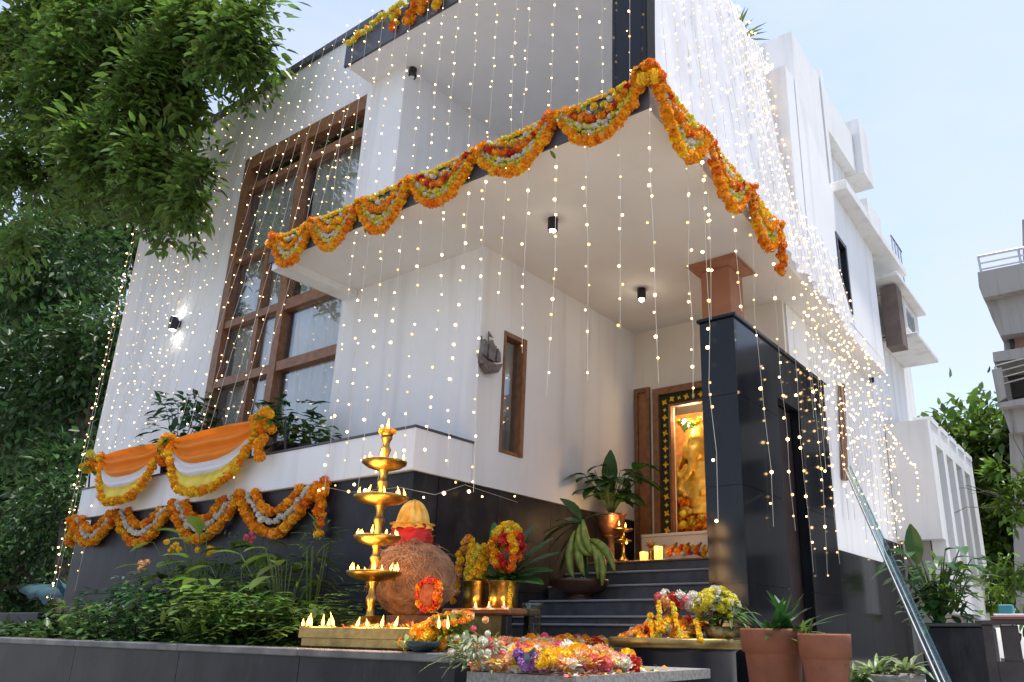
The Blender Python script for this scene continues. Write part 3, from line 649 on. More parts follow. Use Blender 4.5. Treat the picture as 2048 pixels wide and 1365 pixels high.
def bladeplant(mb, base, n, Lr, Wr, spread, droop, rng, seg=4, prof=None, zmin=.2, fold=.25):
    for k in range(n):
        a = rng.uniform(0, 2 * math.pi); e = rng.uniform(zmin, 1.0)
        d = Vector((math.cos(a) * spread * (1.1 - e * .6), math.sin(a) * spread * (1.1 - e * .6), e))
        mb.leaf(Vector(base) + Vector((rng.uniform(-.02, .02), rng.uniform(-.02, .02), 0)), d, (0, 0, 1), rng.uniform(*Lr), rng.uniform(*Wr), droop * rng.uniform(.6, 1.3), seg, fold, prof)
def stalkplant(leaf_mb, stem_mb, base, n, Hr, Ll, Wl, rng, droop=.8, spread=.6):
    """broad blades carried on thin stalks"""
    for k in range(n):
        a = rng.uniform(0, 2 * math.pi); h = rng.uniform(*Hr); r = spread * h * rng.uniform(.2, 1)
        p0 = Vector(base); tip = p0 + Vector((math.cos(a) * r, math.sin(a) * r, h)); midp = p0.lerp(tip, .5) + Vector((0, 0, .1 * h))
        stem_mb.tube([p0, midp, tip], [.008, .006, .004], 5)
        d = Vector((math.cos(a + rng.uniform(-.6, .6)), math.sin(a + rng.uniform(-.6, .6)), rng.uniform(-.1, .5)))
        leaf_mb.leaf(tip, d, (0, 0, 1), rng.uniform(*Ll), rng.uniform(*Wl), droop, 5, .2)
def fern(mb, base, n, Lr, rng, leaflet=.09):
    for k in range(n):
        a = rng.uniform(0, 2 * math.pi); L_ = rng.uniform(*Lr); d = Vector((math.cos(a) * .6, math.sin(a) * .6, rng.uniform(.6, 1.1))).normalized()
        p = Vector(base); cur = d
        for i in range(11):
            t = i / 10
            sd = cur.cross(Vector((0, 0, 1))).normalized()
            if i > 1:
                for s in (-1, 1): mb.leaf(p, sd * s + cur * .35, (0, 0, 1), leaflet * (1.15 - t * .85), leaflet * .3, .25, 2, .1)
            cur = (cur + Vector((0, 0, -.13))).normalized(); p = p + cur * (L_ / 10)
def bush(mb, base, n, r, h, Ll, Wl, rng):
    for k in range(n):
        a = rng.uniform(0, 2 * math.pi); q = math.sqrt(rng.random()); z = rng.random() ** .7
        rr = r * q * (1 - .35 * z)
        p = Vector(base) + Vector((math.cos(a) * rr, math.sin(a) * rr, z * h))
        mb.leaf(p, (math.cos(a) + rng.gauss(0, .5), math.sin(a) + rng.gauss(0, .5), rng.uniform(-.2, .7)), (0, 0, 1), rng.uniform(*Ll), rng.uniform(*Wl), .6, 3, .2)
    for k in range(6):
        a = rng.uniform(0, 6.28); mb.tube([base, Vector(base) + Vector((math.cos(a) * r * .5, math.sin(a) * r * .5, h * .8))], [.008, .003], 4)

rg = random.Random(31)
shrubs = []
def at_bed(px, y, z=ZP - .04): p = PY(px, 1290, y); return Vector((p.x, y, z))
GB = 'plants crowding the front garden bed'
KC = {}
for i, (px, y, kind, h) in enumerate(sorted([
        (120, 4.0, 'bush', .42), (190, 3.8, 'bush', .5), (150, 3.5, 'bush', .34), (255, 3.6, 'bush', .5), (310, 3.9, 'bush', .62), (225, 4.2, 'pale', .66), (300, 3.4, 'bush', .42), (365, 3.5, 'bush', .46),
        (345, 4.1, 'broad', .75), (400, 4.0, 'broad', .95), (440, 4.3, 'blue', 1.05), (420, 3.6, 'broad', .5), (470, 3.7, 'bush', .55), (480, 4.0, 'broad', .85), (505, 4.2, 'fern', .95), (530, 3.6, 'fern', .7), (560, 3.9, 'broad', .75), (500, 3.4, 'bush', .38),
        (585, 3.7, 'fern', .75), (615, 3.95, 'spray', .95), (630, 3.6, 'fern', .55), (560, 3.4, 'bush', .34), (610, 3.35, 'bush', .28), (380, 3.3, 'bush', .32), (270, 3.3, 'bush', .34), (200, 3.35, 'bush', .32), (440, 3.35, 'bush', .34), (520, 4.4, 'broad', .9), (340, 4.4, 'bush', .8), (280, 4.3, 'bush', .7)])):
    b = at_bed(px, y)
    lm, sm = MB(), MB()
    if kind == 'bush': bush(lm, b, 110, .28, h, (.07, .13), (.035, .06), rg); m_ = [LEAF2, LEAF, GLOSSY][i % 3]; nm, lab = 'leafy_shrub', f'dark leafy shrub in the front garden bed, {ORD[KC.get(kind, 0)]} of the leafy shrubs from the left'
    elif kind == 'pale': bush(lm, b, 90, .22, h, (.08, .13), (.025, .04), rg); m_ = BLUEGREEN; nm, lab = 'grey_green_shrub', 'pale grey green shrub at the left of the front garden bed'
    elif kind == 'blue': bush(lm, b, 120, .26, h, (.07, .12), (.015, .025), rg); m_ = BLUEGREEN; nm, lab = 'feathery_shrub', 'tall feathery blue green shrub in the middle of the garden bed'
    elif kind == 'broad': stalkplant(lm, sm, b, 24, (h * .45, h), (.16, .28), (.09, .15), rg); m_ = LEAF3 if i % 3 == 0 else LEAF; nm, lab = 'broad_leaved_plant', f'broad leaved plant on thin stalks in the bed, {ORD[KC.get(kind, 0)]} of these from the left'
    elif kind == 'fern': fern(lm, b, 26, (h * .8, h * 1.3), rg, .16); m_ = LEAF if i % 2 else LEAF3; nm, lab = 'fern', f'arching fern in the garden bed, {ORD[KC.get(kind, 0)]} of the ferns from the left'
    else: bush(lm, b, 150, .2, h, (.08, .13), (.015, .025), rg); m_ = LEAF; nm, lab = 'slender_shrub', 'slender narrow leaved shrub rising left of the brass lamp'
    t = thing(nm, b, lab, 'plant', GB if kind in ('bush', 'broad', 'fern') else None)
    KC[kind] = KC.get(kind, 0) + 1
    lm.build('foliage', m_, t)
    if sm.v: sm.build('stem', STEM, t)
n = 3600
gx = NP.uniform(-10.8, -4.4, n); gy = NP.uniform(3.27, 4.5, n)
pos = np.stack([gx, gy, NP.uniform(.40, .56, n)], 1)
me = leaves_mesh('ground_cover', pos, NP.normal(size=(n, 3)) * [1, 1, .3] + [0, 0, .25], np.array([0, 0, 1.]) + NP.normal(size=(n, 3)) * .3, NP.uniform(.06, .13, n), NP.uniform(.03, .06, n), LEAF2)
o = bpy.data.objects.new('ground_cover', me); COL.objects.link(o); tag(o, 'low green ground cover between the shrubs of the garden bed', 'ground cover', kind='stuff')
# small flowers over the bed
def marigold_mesh(name, m, seed, petals=(9, 8, 7, 5)):
    r = random.Random(seed); s = MB()
    s.ball((0, 0, 0), .68, 0)
    for side in (1, -1):
        for k, n_ in enumerate(petals[:4] if side == 1 else petals[:2]):
            el = (.1 + .38 * k) * side if side == 1 else -(.35 + .5 * k)
            for j in range(n_):
                a = 2 * math.pi * (j + .5 * (k % 2)) / n_ + r.uniform(-.15, .15); e = el + r.uniform(-.12, .12)
                d = Vector((math.cos(a) * math.cos(e), math.sin(a) * math.cos(e), math.sin(e))); t_ = Vector((-math.sin(a), math.cos(a), 0)); u_ = d.cross(t_)
                w_ = r.uniform(.26, .36); tip = r.uniform(.92, 1.12)
                s.add([d * .5, d * tip * .9 + t_ * w_ + u_ * r.uniform(-.08, .08), d * tip + u_ * r.uniform(-.15, .15), d * tip * .9 - t_ * w_ + u_ * r.uniform(-.08, .08)], [(0, 1, 2), (0, 2, 3)])
    return s.mesh(name, m)
FL = {k: [marigold_mesh(nm, m, i * 7 + j) for j in range(3)] for i, (k, nm, m) in enumerate((('o', 'marigold', ORANGE), ('d', 'marigold', DEEP), ('y', 'marigold', YELLOW), ('l', 'yellow_flower', LEMON), ('r', 'red_rose', REDP), ('p', 'pink_flower', PINKP), ('m', 'mauve_flower', MAUVE), ('w', 'white_flower', WHITEP), ('a', 'peach_flower', PEACH)))}
def flower(parent, key, loc, s, rng=RNG):
    return place(FL[key][0].name.split('.')[0], FL[key][rng.randrange(3)], parent, loc, (rng.uniform(0, 6.3), rng.uniform(0, 6.3), rng.uniform(0, 6.3)), s * rng.uniform(.85, 1.15))
def leafmesh(name, m, L_=1.0, W=.42, droop=.5, prof=None):
    s = MB(); s.leaf((0, 0, 0), (1, 0, .25), (0, 0, 1), L_, W, droop, 4, .2, prof); return s.mesh(name, m)
LEAFM = [leafmesh('leaf', GLOSSY), leafmesh('leaf', LEAF3), leafmesh('leaf', LEAF)]
for (px, py, y, key) in ((343, 1093, 4.1, 'y'), (498, 1080, 4.2, 'p'), (284, 1130, 3.9, 'a'), (415, 1105, 4.0, 'y')):
    p = PY(px, py, y); t = thing('flowering_stem', (p.x, p.y, ZP - .04), {343: 'yellow flower cluster on a tall stem over the garden bed', 498: 'pale pink flower cluster on a tall stem under the swags', 284: 'small peach flower low at the left of the garden bed', 415: 'small yellow flower on a short stem in mid bed'}[px], 'flower')
    sm = MB(); sm.tube([(p.x, p.y, ZP - .04), (p.x + .03, p.y, p.z * .6), p], [.006, .005, .004], 5); sm.build('stem', STEM, t)
    for k in range(6): flower(t, key, p + Vector((RNG.gauss(0, .035), RNG.gauss(0, .035), RNG.gauss(0, .025))), .026)
# ------------------------------------------------------------------ garlands
def arc(A, B, sag, n, bow=0.0):
    A = Vector(A); B = Vector(B); out = []
    for i in range(n + 1):
        t = i / n; p = A.lerp(B, t); p.z -= sag * (1 - (2 * t - 1) ** 2); p.y -= bow * math.sin(math.pi * t); out.append(p)
    return out
def along(path, step):
    out = [path[0]]; acc = 0
    for a, b in zip(path, path[1:]):
        d = (b - a).length; pos = step - acc
        while pos <= d: out.append(a.lerp(b, pos / d)); pos += step
        acc = (acc + d) % step
    return out
def strand(parent, path, keys, size, step, jit=.25, out=Vector((0, 0, 0))):
    r = RNG
    for p in along(path, step):
        flower(parent, keys[r.randrange(len(keys))], p + out + Vector((r.gauss(0, 1), r.gauss(0, 1), r.gauss(0, 1))) * size * jit, size)
def leaves_at(parent, p, n, size, m=0, down=0.3):
    for k in range(n):
        place('leaf', LEAFM[(m + k) % 3], parent, Vector(p) + Vector((RNG.gauss(0, .02), RNG.gauss(0, .02), RNG.gauss(0, .02))), (RNG.uniform(-.6, .6), RNG.uniform(0, 1.2), RNG.uniform(0, 6.3)), size * RNG.uniform(.8, 1.2))
def swag(A, B, sag, label, name='marigold_swag', cat='garland', kind='porch', size=.042, out=Vector((0, 0, 0)), group=None):
    A, B = Vector(A), Vector(B); mid = (A + B) / 2
    t = thing(name, mid, label, cat, group)
    if kind == 'porch':
        strand(t, arc(A, B, sag, 24), 'ooooyod', size, size * .98, .15, out)
        strand(t, arc(A.lerp(B, .05), B.lerp(A, .05), sag * .80, 20), 'llwl', size * .52, size * .72, .25, out * .5)
        strand(t, arc(A.lerp(B, .07), B.lerp(A, .07), sag * .66, 20), 'lwlw', size * .52, size * .72, .25, out * .5)
        strand(t, arc(A.lerp(B, .11), B.lerp(A, .11), sag * .47, 18), RNG.choice(('ooooyo', 'oorodo', 'oodrdo')), size * .9, size * .9, .16, out)
        strand(t, arc(A.lerp(B, .2), B.lerp(A, .2), sag * .24, 12), 'lwyo', size * .6, size * .95, .35, out * .5)
        strand(t, arc(A, B, .01, 12), 'yyl', size * .5, size * .9, .2, out)
        for k in range(6): leaves_at(t, A.lerp(B, RNG.uniform(.1, .9)) + Vector((0, 0, -sag * RNG.uniform(.15, .8))) + out, 1, .07, k)
    elif kind == 'base':
        strand(t, arc(A, B, sag, 24), 'ooooyd', size, size * 1.0, .13, out)
        strand(t, arc(A.lerp(B, .1), B.lerp(A, .1), sag * .72, 20), 'w', size * .6, size * .8, .3, out * .5)
        strand(t, arc(A.lerp(B, .2), B.lerp(A, .2), sag * .5, 18), 'oood', size * .85, size * .95, .2, out)
    leaves_at(t, A + out, 4, .09, 0)
    for k in range(3): flower(t, 'oodo'[k % 4], A + out + Vector((RNG.gauss(0, .03), RNG.gauss(0, .03), RNG.gauss(-.02, .03))), size * 1.05)
    return t
YG = YS - .055
nodes = [PY(px, py, YG) for px, py in ((549, 484), (622, 457), (715, 420), (818, 374), (951, 312), (1113, 240), (1290, 165))]
ords = ['leftmost', 'second', 'third', 'fourth', 'fifth', 'sixth']
for i in range(6):
    a, b = nodes[i].copy(), nodes[i + 1].copy(); a.z = b.z = ZT + .02
    a.y = b.y = YG
    swag(a, b, .40 * RNG.uniform(.93, 1.07), f'{"leftmost" if i == 0 else ords[i] + " from the left"} marigold swag along the front of the porch slab' if i < 5 else 'largest front marigold swag running up to the slab corner', size=.044, group='marigold swags along the porch slab')
rn = [(YG, 4.56)] + [(PX(px, py, -2.4).y, 4.56) for px, py in ((1410, 270), (1497, 362), (1562, 420))]
rl = ['first marigold swag of the side row next to the slab corner', 'middle marigold swag of the side row below the white fabric', 'last marigold swag of the side row far from the corner']
for i in range(3):
    a = Vector((xr(rn[i][0]) + .09, rn[i][0] + .02, 4.56)); b = Vector((xr(rn[i + 1][0]) + .09, rn[i + 1][0], 4.56))
    swag(a, b, .43, rl[i], size=.05, group='marigold swags along the porch slab')
y_e = rn[3][0]
t = thing('marigold_tassel', (xr(y_e) + .09, y_e, 4.5), 'hanging marigold tassel ending the side row of swags', 'garland')
strand(t, [Vector((xr(y_e) + .09, y_e, 4.58)), Vector((xr(y_e) + .09, y_e + .02, 4.02))], 'ooyd', .05, .05)
# corner cluster
t = thing('marigold_cluster', (xr(YS) + .03, YG, ZT), 'bunch of marigolds tied over the slab corner', 'garland')
for k in range(16): flower(t, 'ooyod'[k % 5], Vector((xr(YS) + .02 + RNG.gauss(0, .06), YG - .01 + RNG.gauss(0, .03), ZT + .02 + RNG.gauss(0, .045))), .05)
leaves_at(t, (xr(YS), YG - .03, ZT + .07), 6, .1, 1)
# swags under the ledge
YB_ = YL - .03
bn = [PY(px, py, YB_) for px, py in ((148, 1045), (232, 1031), (345, 1013), (480, 993), (636, 968))]
for i in range(4):
    a, b = bn[i].copy(), bn[i + 1].copy(); a.z = b.z = ZB - .01
    swag(a, b, (.33, .38, .42, .43)[i], ['leftmost orange and white swag under the ledge', 'second orange and white swag under the ledge', 'third orange and white swag under the ledge, above the shrubs', 'rightmost orange and white swag under the ledge'][i], 'orange_white_swag', kind='base', size=.054, group='swags under the ledge')
p0 = PY(648, 968, YB_); t = thing('marigold_tassel', p0, 'short vertical marigold tassel under the ledge left of the brass lamp', 'garland')
strand(t, [Vector((p0.x, YB_, ZB)), Vector((p0.x - .02, YB_, ZB - .42))], 'oood', .055, .055); strand(t, [Vector((p0.x - .02, YB_, ZB - .46)), Vector((p0.x - .02, YB_, ZB - .5))], 'y', .06, .04)
p0 = PY(146, 1050, YB_); t = thing('marigold_tassel', p0, 'marigold strand hanging at the left end of the ledge', 'garland')
strand(t, [Vector((p0.x, YB_, ZB)), Vector((p0.x + .02, YB_, ZB - .33))], 'ooyd', .055, .055)

# cloth swags with marigold hems in front of the ledge
CO = mat('orange_cloth', (.9, .25, .006), rough=.7, var=.08, scale=3, trans=.2); CW = mat('white_cloth', (.78, .77, .78), rough=.75, var=.04, trans=.2); CY = mat('yellow_cloth', (.82, .66, .09), rough=.7, var=.1, trans=.2)
YD = YL - .07
def drape(A, B, sag, label):
    t = thing('cloth_swag', (A + B) / 2, label, 'drape', 'cloth swags over the ledge')
    def pt(s, v):
        e = 1 - abs(2 * s - 1) ** 3.0
        p = A.lerp(B, s + (.5 - s) * .05 * v); p.z -= sag * e * v
        p.y -= .03 + .09 * math.sin(math.pi * s) * (.4 + .6 * v) + .034 * math.sin(v * 27 + 2.0 * math.sin(3.4 * s)) * math.sin(math.pi * s) ** .5 * (1 if v < .8 else .3)
        return p
    for nm, m, v0, v1, r_ in (('orange_cloth', CO, 0, .53, 30), ('white_cloth', CW, .525, .75, 14), ('yellow_cloth', CY, .745, 1.0, 8)):
        s = MB(); s.smooth = True; n_ = 36
        for j in range(r_ + 1):
            for i in range(n_ + 1):
                q = pt(i / n_, v0 + (v1 - v0) * j / r_)
                if nm == 'yellow_cloth': q.y -= .012 * math.sin(i * 2.2)
                s.v.append(tuple(q))
        s.grid(n_, r_)
        s.build(nm, m, t)
    strand(t, [pt(i / 30, 1.02) + Vector((0, -.02, 0)) for i in range(31)], 'ooyyoy', .05, .05, .18)
    s = MB(); s.tube([A + Vector((0, -.02, .01)), A.lerp(B, .5) + Vector((0, -.03, -.015)), B + Vector((0, -.02, .01))], .014, 6); s.build('rope', CO, t)
dn = [PY(208, 912, YD), PY(346, 880, YD), PY(540, 838, YD)]
for q in dn: q.z = 2.61
drape(dn[0], dn[1], .64, 'left orange, white and yellow cloth swag hung above the ledge'); drape(dn[1], dn[2], .68, 'right orange, white and yellow cloth swag below the timber window')
for q, lab, down in ((dn[0] + Vector((-.18, 0, -.08)), 'marigold bunch at the left end of the cloth swags', .12), (dn[1], 'marigold bunch tied between the two cloth swags', .3), (dn[2], 'marigold bunch with green leaves at the right end of the cloth swags', .45)):
    t = thing('marigold_bunch', q, lab, 'garland')
    for k in range(12): flower(t, 'ooyl'[k % 4], q + Vector((RNG.gauss(0, .07), -.05 + RNG.gauss(0, .03), RNG.gauss(0, .06))), .055)
    strand(t, [q + Vector((0, -.06, -.02)), q + Vector((0, -.06, -down))], 'ooyd', .055, .05, .35)
    leaves_at(t, q + Vector((.05, -.06, 0)), 8, .16, 0)
# railing the cloth hangs from
rl_ = MB(); rl_.tube([(-11.1, YD + .04, 2.6), (-6.9, YD + .04, 2.6)], .015, 6)
for x in (-11.1, -10.2, -9.3, -8.4, -7.5, -6.9): rl_.tube([(x, YD + .04, 2.6), (x, YD + .09, 2.25)], .012, 6)
tag(rl_.build('ledge_railing', BLACKM, origin=(-9, YD, 2.25)), 'thin metal railing on the ledge carrying the cloth swags', 'railing')
# garlands on the roof fascia
YQ = YR - .03
t = thing('roof_garland', (-6, YQ, ZR1), 'yellow flower string along the dark roof edge', 'garland')
strand(t, [Vector((-7.15, YQ, ZR1 - .06)), Vector((-6.6, YQ - .02, ZR1 + .0)), Vector((-5.2, YQ - .02, ZR1 + .03))], 'lyll', .036, .05, .3)
for i, (x, dz, keys, lab) in enumerate(((-6.25, .33, 'ylyd', 'short yellow garland hanging on the roof fascia, leftmost of four'), (-5.93, .36, 'ood', 'orange marigold garland on the roof fascia, second of four'), (-5.75, .34, 'ooo', 'orange marigold garland on the roof fascia, third of four'), (-5.48, .36, 'ooy', 'orange marigold garland on the roof fascia, last of four'))):
    t = thing('fascia_garland', (x, YQ, ZR1), lab, 'garland')
    strand(t, [Vector((x, YQ - .01, ZR1)), Vector((x - .06, YQ - .02, ZR1 - dz))], keys, .055, .05, .25)

# ------------------------------------------------------------------ white fabric with folds over the side of the balcony
fb = MB(); fb.smooth = True; nu, nv = 150, 24
for j in range(nv + 1):
    v = j / nv
    for i in range(nu + 1):
        u = i / nu
        yt, yb2 = 4.92 + u * 4.75, 4.34 + u * 5.3
        y = yt + (yb2 - yt) * v; xt = -2.83 - .03 * (yt - 4.9); xb = xr(yb2) + .035
        z = 7.77 + (4.37 - 7.77) * v
        fold = .028 * math.sin(u * 118 + 1.2 * math.sin(u * 17)) * (.5 + .6 * v) + .02 * math.sin(u * 43 + 3 * v) + .012 * math.sin(u * 61 - 9 * v)
        fb.v.append((xt + (xb - xt) * v + fold + .03, y, z + .03 * math.sin(u * 30) * (1 - v)))
fb.grid(nu, nv)
tag(fb.build('white_fabric', SHEER, origin=(-2.6, 7, 4.4)), 'pleated white fabric hanging over the right side of the upper floor', 'fabric')

# ------------------------------------------------------------------ fairy light strings
BALL = None
def light_string(path, label, group, spacing, r=.012, start=.0, jit=.012, wire_r=.0024):
    t = MB(); t.tube(path, wire_r, 3, False)
    o = t.build('fairy_light_string', WIRE, origin=path[0]); tag(o, label, 'string lights', group)
    b = MB()
    for p in along([Vector(q) for q in path], spacing)[(1 if start else 0):]:
        if RNG.random() < .07: continue
        b.cur = 1 if RNG.random() < .3 else 0
        b.ball(p + Vector((RNG.gauss(0, jit), RNG.gauss(0, jit) - .01, RNG.gauss(0, spacing * .22))), r * RNG.uniform(.6, 1.25), 1)
    if b.v:
        c_ = b.build('bulbs', [BULB, DIMBULB], o); c_['kind'] = 'stuff'
    return o
def hang(top, z_end, seg=.45, sway=.024):
    top = Vector(top); n_ = max(2, int((top.z - z_end) / seg)); out = []
    ox, oy = 0, 0
    for i in range(n_ + 1):
        out.append(Vector((top.x + ox, top.y + oy, top.z + (z_end - top.z) * i / n_)))
        ox += RNG.gauss(0, sway) * .6; oy += RNG.gauss(0, sway) * .25
        ox *= .9; oy *= .9
    return out
x = -13.15; NS = 0
while x < -7.3:     # in front of the window wall, over the ledge edge
    ze = RNG.choice((1.9, 2.1, 2.3, 2.6, 3.2)) if x < -7.6 else 4.7
    if x < -11.3: ze = RNG.uniform(.8, 1.6)
    top = Vector((x, YW - .09, 8.62)); mid_ = Vector((x, YL - .02 if x > -11.2 else YW - .1, 2.3))
    path = hang(top, 2.3 if ze < 2.3 else ze)
    n_ = len(path)
    for k, q in enumerate(path): q.y += (YL - .03 - (YW - .09)) * (k / (n_ - 1)) ** 1.0 * (1 if x > -11.2 else 0) * (8.62 - max(ze, 2.3)) / 6.3
    if ze < 2.3: path += [path[-1] + Vector((0, -.01, -(2.3 - ze)))]
    light_string(path, f'fairy light string on the left front wall, {ORD[NS]} from the far left corner', 'strings over the left front wall', .19, .0085); NS += 1
    x += RNG.uniform(.22, .30)
x = -7.05; NS = 0
while x < -2.9:     # roof edge to balcony floor
    light_string(hang((x, YR - .03, ZR1 - .02), ZT + .06), f'fairy light string across the open balcony front, {ORD[NS]} from the left', 'strings across the balcony', .16, .0095); NS += 1
    x += RNG.uniform(.24, .3)
ends = {1003: 610, 1048: 705, 1103: 790, 1165: 765, 1228: 662, 1288: 770, 1372: 800, 1412: 640, 1465: 628}
NS = 0
for px in (705, 735, 765, 800, 838, 880, 930, 962, 1003, 1048, 1103, 1165, 1228, 1288, 1372, 1412, 1465):
    top = PZ(px, 490 - (px - 620) * .43 if px < 1290 else 215 + (px - 1290) * 1.1, ZS - .01)
    if px >= 1290: top.x = xr(top.y) - .01
    else: top.y = YS + .01
    ze = PY(px, ends.get(px, RNG.uniform(920, 1000)), top.y).z
    light_string(hang(top, max(ze, 1.2)), f'fairy light string hanging from the porch slab edge, {ORD[NS]} from the left', 'strings under the porch slab', .17, .0115); NS += 1
NS = 0
for px0, y, pe in ((1432, 5.2, 1045), (1520, 6.3, 1050), (1570, 6.9, 1060), (1600, 7.4, 1140), (1652, 7.9, 1150), (1680, 8.3, 1130)):
    top = Vector((xr(y) + .03, y, ZS)); ze = PX(px0, pe, xr(y)).z
    light_string(hang(top, max(ze, .75), sway=.03), f'fairy light string with large bulbs before the granite pier, {ORD[NS]} from the left', 'strings by the granite pier', .21, .0145); NS += 1
y = 4.45; NS = 0
while y < 9.7:       # over the white fabric
    u = (y - 4.34) / 5.3; yt = 4.92 + u * 4.75
    a = Vector((-2.83 - .03 * (yt - 4.9) + .07, yt, 7.78)); b = Vector((xr(y) + .105, y, 4.4))
    path = [a.lerp(b, k / 8) + Vector((RNG.gauss(0, .006), RNG.gauss(0, .012), 0)) for k in range(9)]
    if y > 7.6: path += [b + Vector((-.04, 0, -.3)), b + Vector((-.05, RNG.gauss(0, .05), -RNG.uniform(.9, 2.3)))]
    light_string(path, f'fairy light string down the white fabric, {ORD[NS]} from the slab corner', 'strings over the white fabric', .14, .009 if y < 6.8 else .0115); NS += 1
    y += RNG.uniform(.11, .17) if y > 6.5 else RNG.uniform(.2, .28)
y = 8.7; NS = 0
while y < 13.4:      # behind, on the flank wall below the overhang
    top = Vector((-2.86 if y > 11.9 else xr(y) + .02, y, ZS - .02 if y < 11.9 else 4.2 - (y - 11.9) * .7))
    light_string(hang(top, RNG.uniform(1.5, 2.0) if y < 12 else 1.7), f'fairy light string on the flank wall, {ORD[NS]} going back from the pier', 'strings on the flank wall', .18, .0125); NS += 1
    y += RNG.uniform(.16, .26)
light_string([Vector((xr(10.5) + .05, 10.5, 4.45)), PX(1740, 800, -2.5), PX(1790, 880, -2.5), PX(1832, 940, -2.5), PX(1836, 1010, -2.5)], 'slanting fairy light string along the edge of the flank wall', None, .09, .014)
light_string([(-13.22, YW - .1, 8.5), (-13.22, YW - .12, 4), (-13.2, YW - .15, .9)], 'fairy light string down the far left corner of the house', None, .12, .014)
light_string([PY(640, 972, YL - .06), PY(700, 985, YL - .06), PY(800, 975, YL - .06), PY(870, 990, 4.7), PX(930, 970, XW + .05), PX(1035, 1005, XW + .05)], 'short fairy light string sagging across the dark base', None, .22, .016)
# ------------------------------------------------------------------ lamps and ornaments on the house
def lamp_light(name, loc, energy, col=(1, .8, .55), r=.03, parent=None):
    d = bpy.data.lights.new(name, 'POINT'); d.energy = energy; d.color = col; d.shadow_soft_size = r
    o = bpy.data.objects.new(name, d); COL.objects.link(o); o.location = loc
    if parent: o.parent = parent; o.location = Vector(loc) - wl(parent)
    return o
# up/down wall lamp on the left wall
q = PY(347, 646, YW - .1); t = thing('wall_lamp', q, 'small black up and down lamp on the left white wall', 'lamp')
s = MB(); s.smooth = True; s.lathe([(.0, -.11), (.05, -.11), (.062, -.09), (.062, .06), (.05, .09), (0, .09)], q, 14); s.build('body', BLACKM, t)
s = MB(); s.cbox(q + Vector((-.04, .03, -.05)), q + Vector((.04, .098, .05)), .008); s.build('bracket', BLACKM, t)
s = MB(); s.lathe([(0, -.004), (.04, -.004), (.04, .0), (0, .0)], q + Vector((0, 0, -.112)), 12); s.lathe([(0, 0), (.04, 0), (.04, .004), (0, .004)], q + Vector((0, 0, .092)), 12); s.build('lens', LAMPGLOW, t)
lamp_light('lamp_light', q + Vector((0, .02, -.24)), .3, (1, .95, .85), .03, t); lamp_light('lamp_light', q + Vector((0, .02, .22)), .2, (1, .95, .85), .03, t)
# ceiling spots
for (px, py, z, lab, lit) in ((1106, 438, ZS, 'black ceiling spot nearest the front of the porch', 1), (1283, 578, ZS, 'lit ceiling spot further back under the porch', 2), (826, 138, ZR0, 'black ceiling spot under the roof of the balcony', 0)):
    q = PZ(px, py, z); t = thing('ceiling_spot', q, lab, 'lamp')
    s = MB(); s.smooth = True; s.lathe([(.0, -.002), (.05, -.002), (.05, -.13), (.044, -.135), (.04, -.12), (.0, -.12)], q, 16); s.build('can', BLACKM, t)
    s = MB(); s.ball(q + Vector((0, 0, -.125)), (.036, .036, .025 if lit < 2 else .05), 1); s.build('bulb', LAMPGLOW if lit else WHITE, t)
    if lit: lamp_light('lamp_light', q + Vector((0, 0, -.22)), (.28 * lit), (1, .86, .66), .04, t)
# sailing-ship wall ornament
q = PX(975, 712, XW + .03); t = thing('ship_ornament', q, 'dark carved sailing ship ornament beside the slit window', 'ornament')
SH = mat('dark_carved_wood', (.06, .045, .038), rough=.5, scale=20, col2=(.2, .16, .14)); SH2 = mat('grey_carved_sail', (.16, .145, .14), rough=.5, var=.3, scale=20)
def on(dy, dz): return q + Vector((0, dy, dz))
s = MB(); s.prism([on(-.16, -.03), on(-.13, -.12), on(-.03, -.2), on(.1, -.16), on(.16, -.05), on(.05, -.09), on(-.08, -.08)], (.07, 0, 0)); s.build('hull', SH, t)
s = MB(); s.prism([on(-.13, -.02), on(-.1, .14), on(-.06, .12), on(-.06, -.04)], (.05, 0, 0)); s.prism([on(-.04, -.05), on(-.045, .1), on(.0, .16), on(.06, .08), on(.05, -.06)], (.06, 0, 0)); s.prism([on(.08, -.04), on(.1, .1), on(.14, .06), on(.15, -.03)], (.05, 0, 0)); s.build('sail', SH2, t)
s = MB(); s.tube([on(.0, .1), on(.0, .26)], .007, 6); s.prism([on(.0, .25), on(.06, .21), on(.0, .21)], (.01, 0, 0)); s.tube([on(-.1, .0), on(-.1, .18)], .007, 6); s.tube([on(.12, .0), on(.12, .14)], .007, 6); s.build('mast', SH, t)

# ------------------------------------------------------------------ potted plants on the ledge
def potted(name, label, loc, pot_r, pot_h, potm, foliage, m, stemmed=None, group=None):
    t = thing(name, loc, label, 'plant', group); L0 = Vector(loc)
    s = MB(); s.smooth = True
    s.lathe([(0, 0), (pot_r * .72, 0), (pot_r * .95, pot_h * .8), (pot_r * 1.08, pot_h * .82), (pot_r * 1.1, pot_h), (pot_r * .98, pot_h), (pot_r * .9, pot_h * .86), (0, pot_h * .85)], L0, 28); s.build('pot', potm, t)
    f, st = MB(), MB(); foliage(f, st, L0 + Vector((0, 0, pot_h * .86))); f.build('foliage', m, t)
    if st.v: st.build('stem', STEM, t)
    return t
DP = mat('dark_grey_pot', (.03, .03, .032), rough=.5)
rp_ = random.Random(5)
q = PY(362, 880, 4.95); potted('ledge_plant', 'bushy glossy plant in a dark pot on the ledge, left of the window', (q.x, 4.95, ZL + .019), .19, .32, DP, lambda f, s, b: (bush(f, b, 190, .5, .85, (.14, .22), (.06, .09), rp_)), GLOSSY)
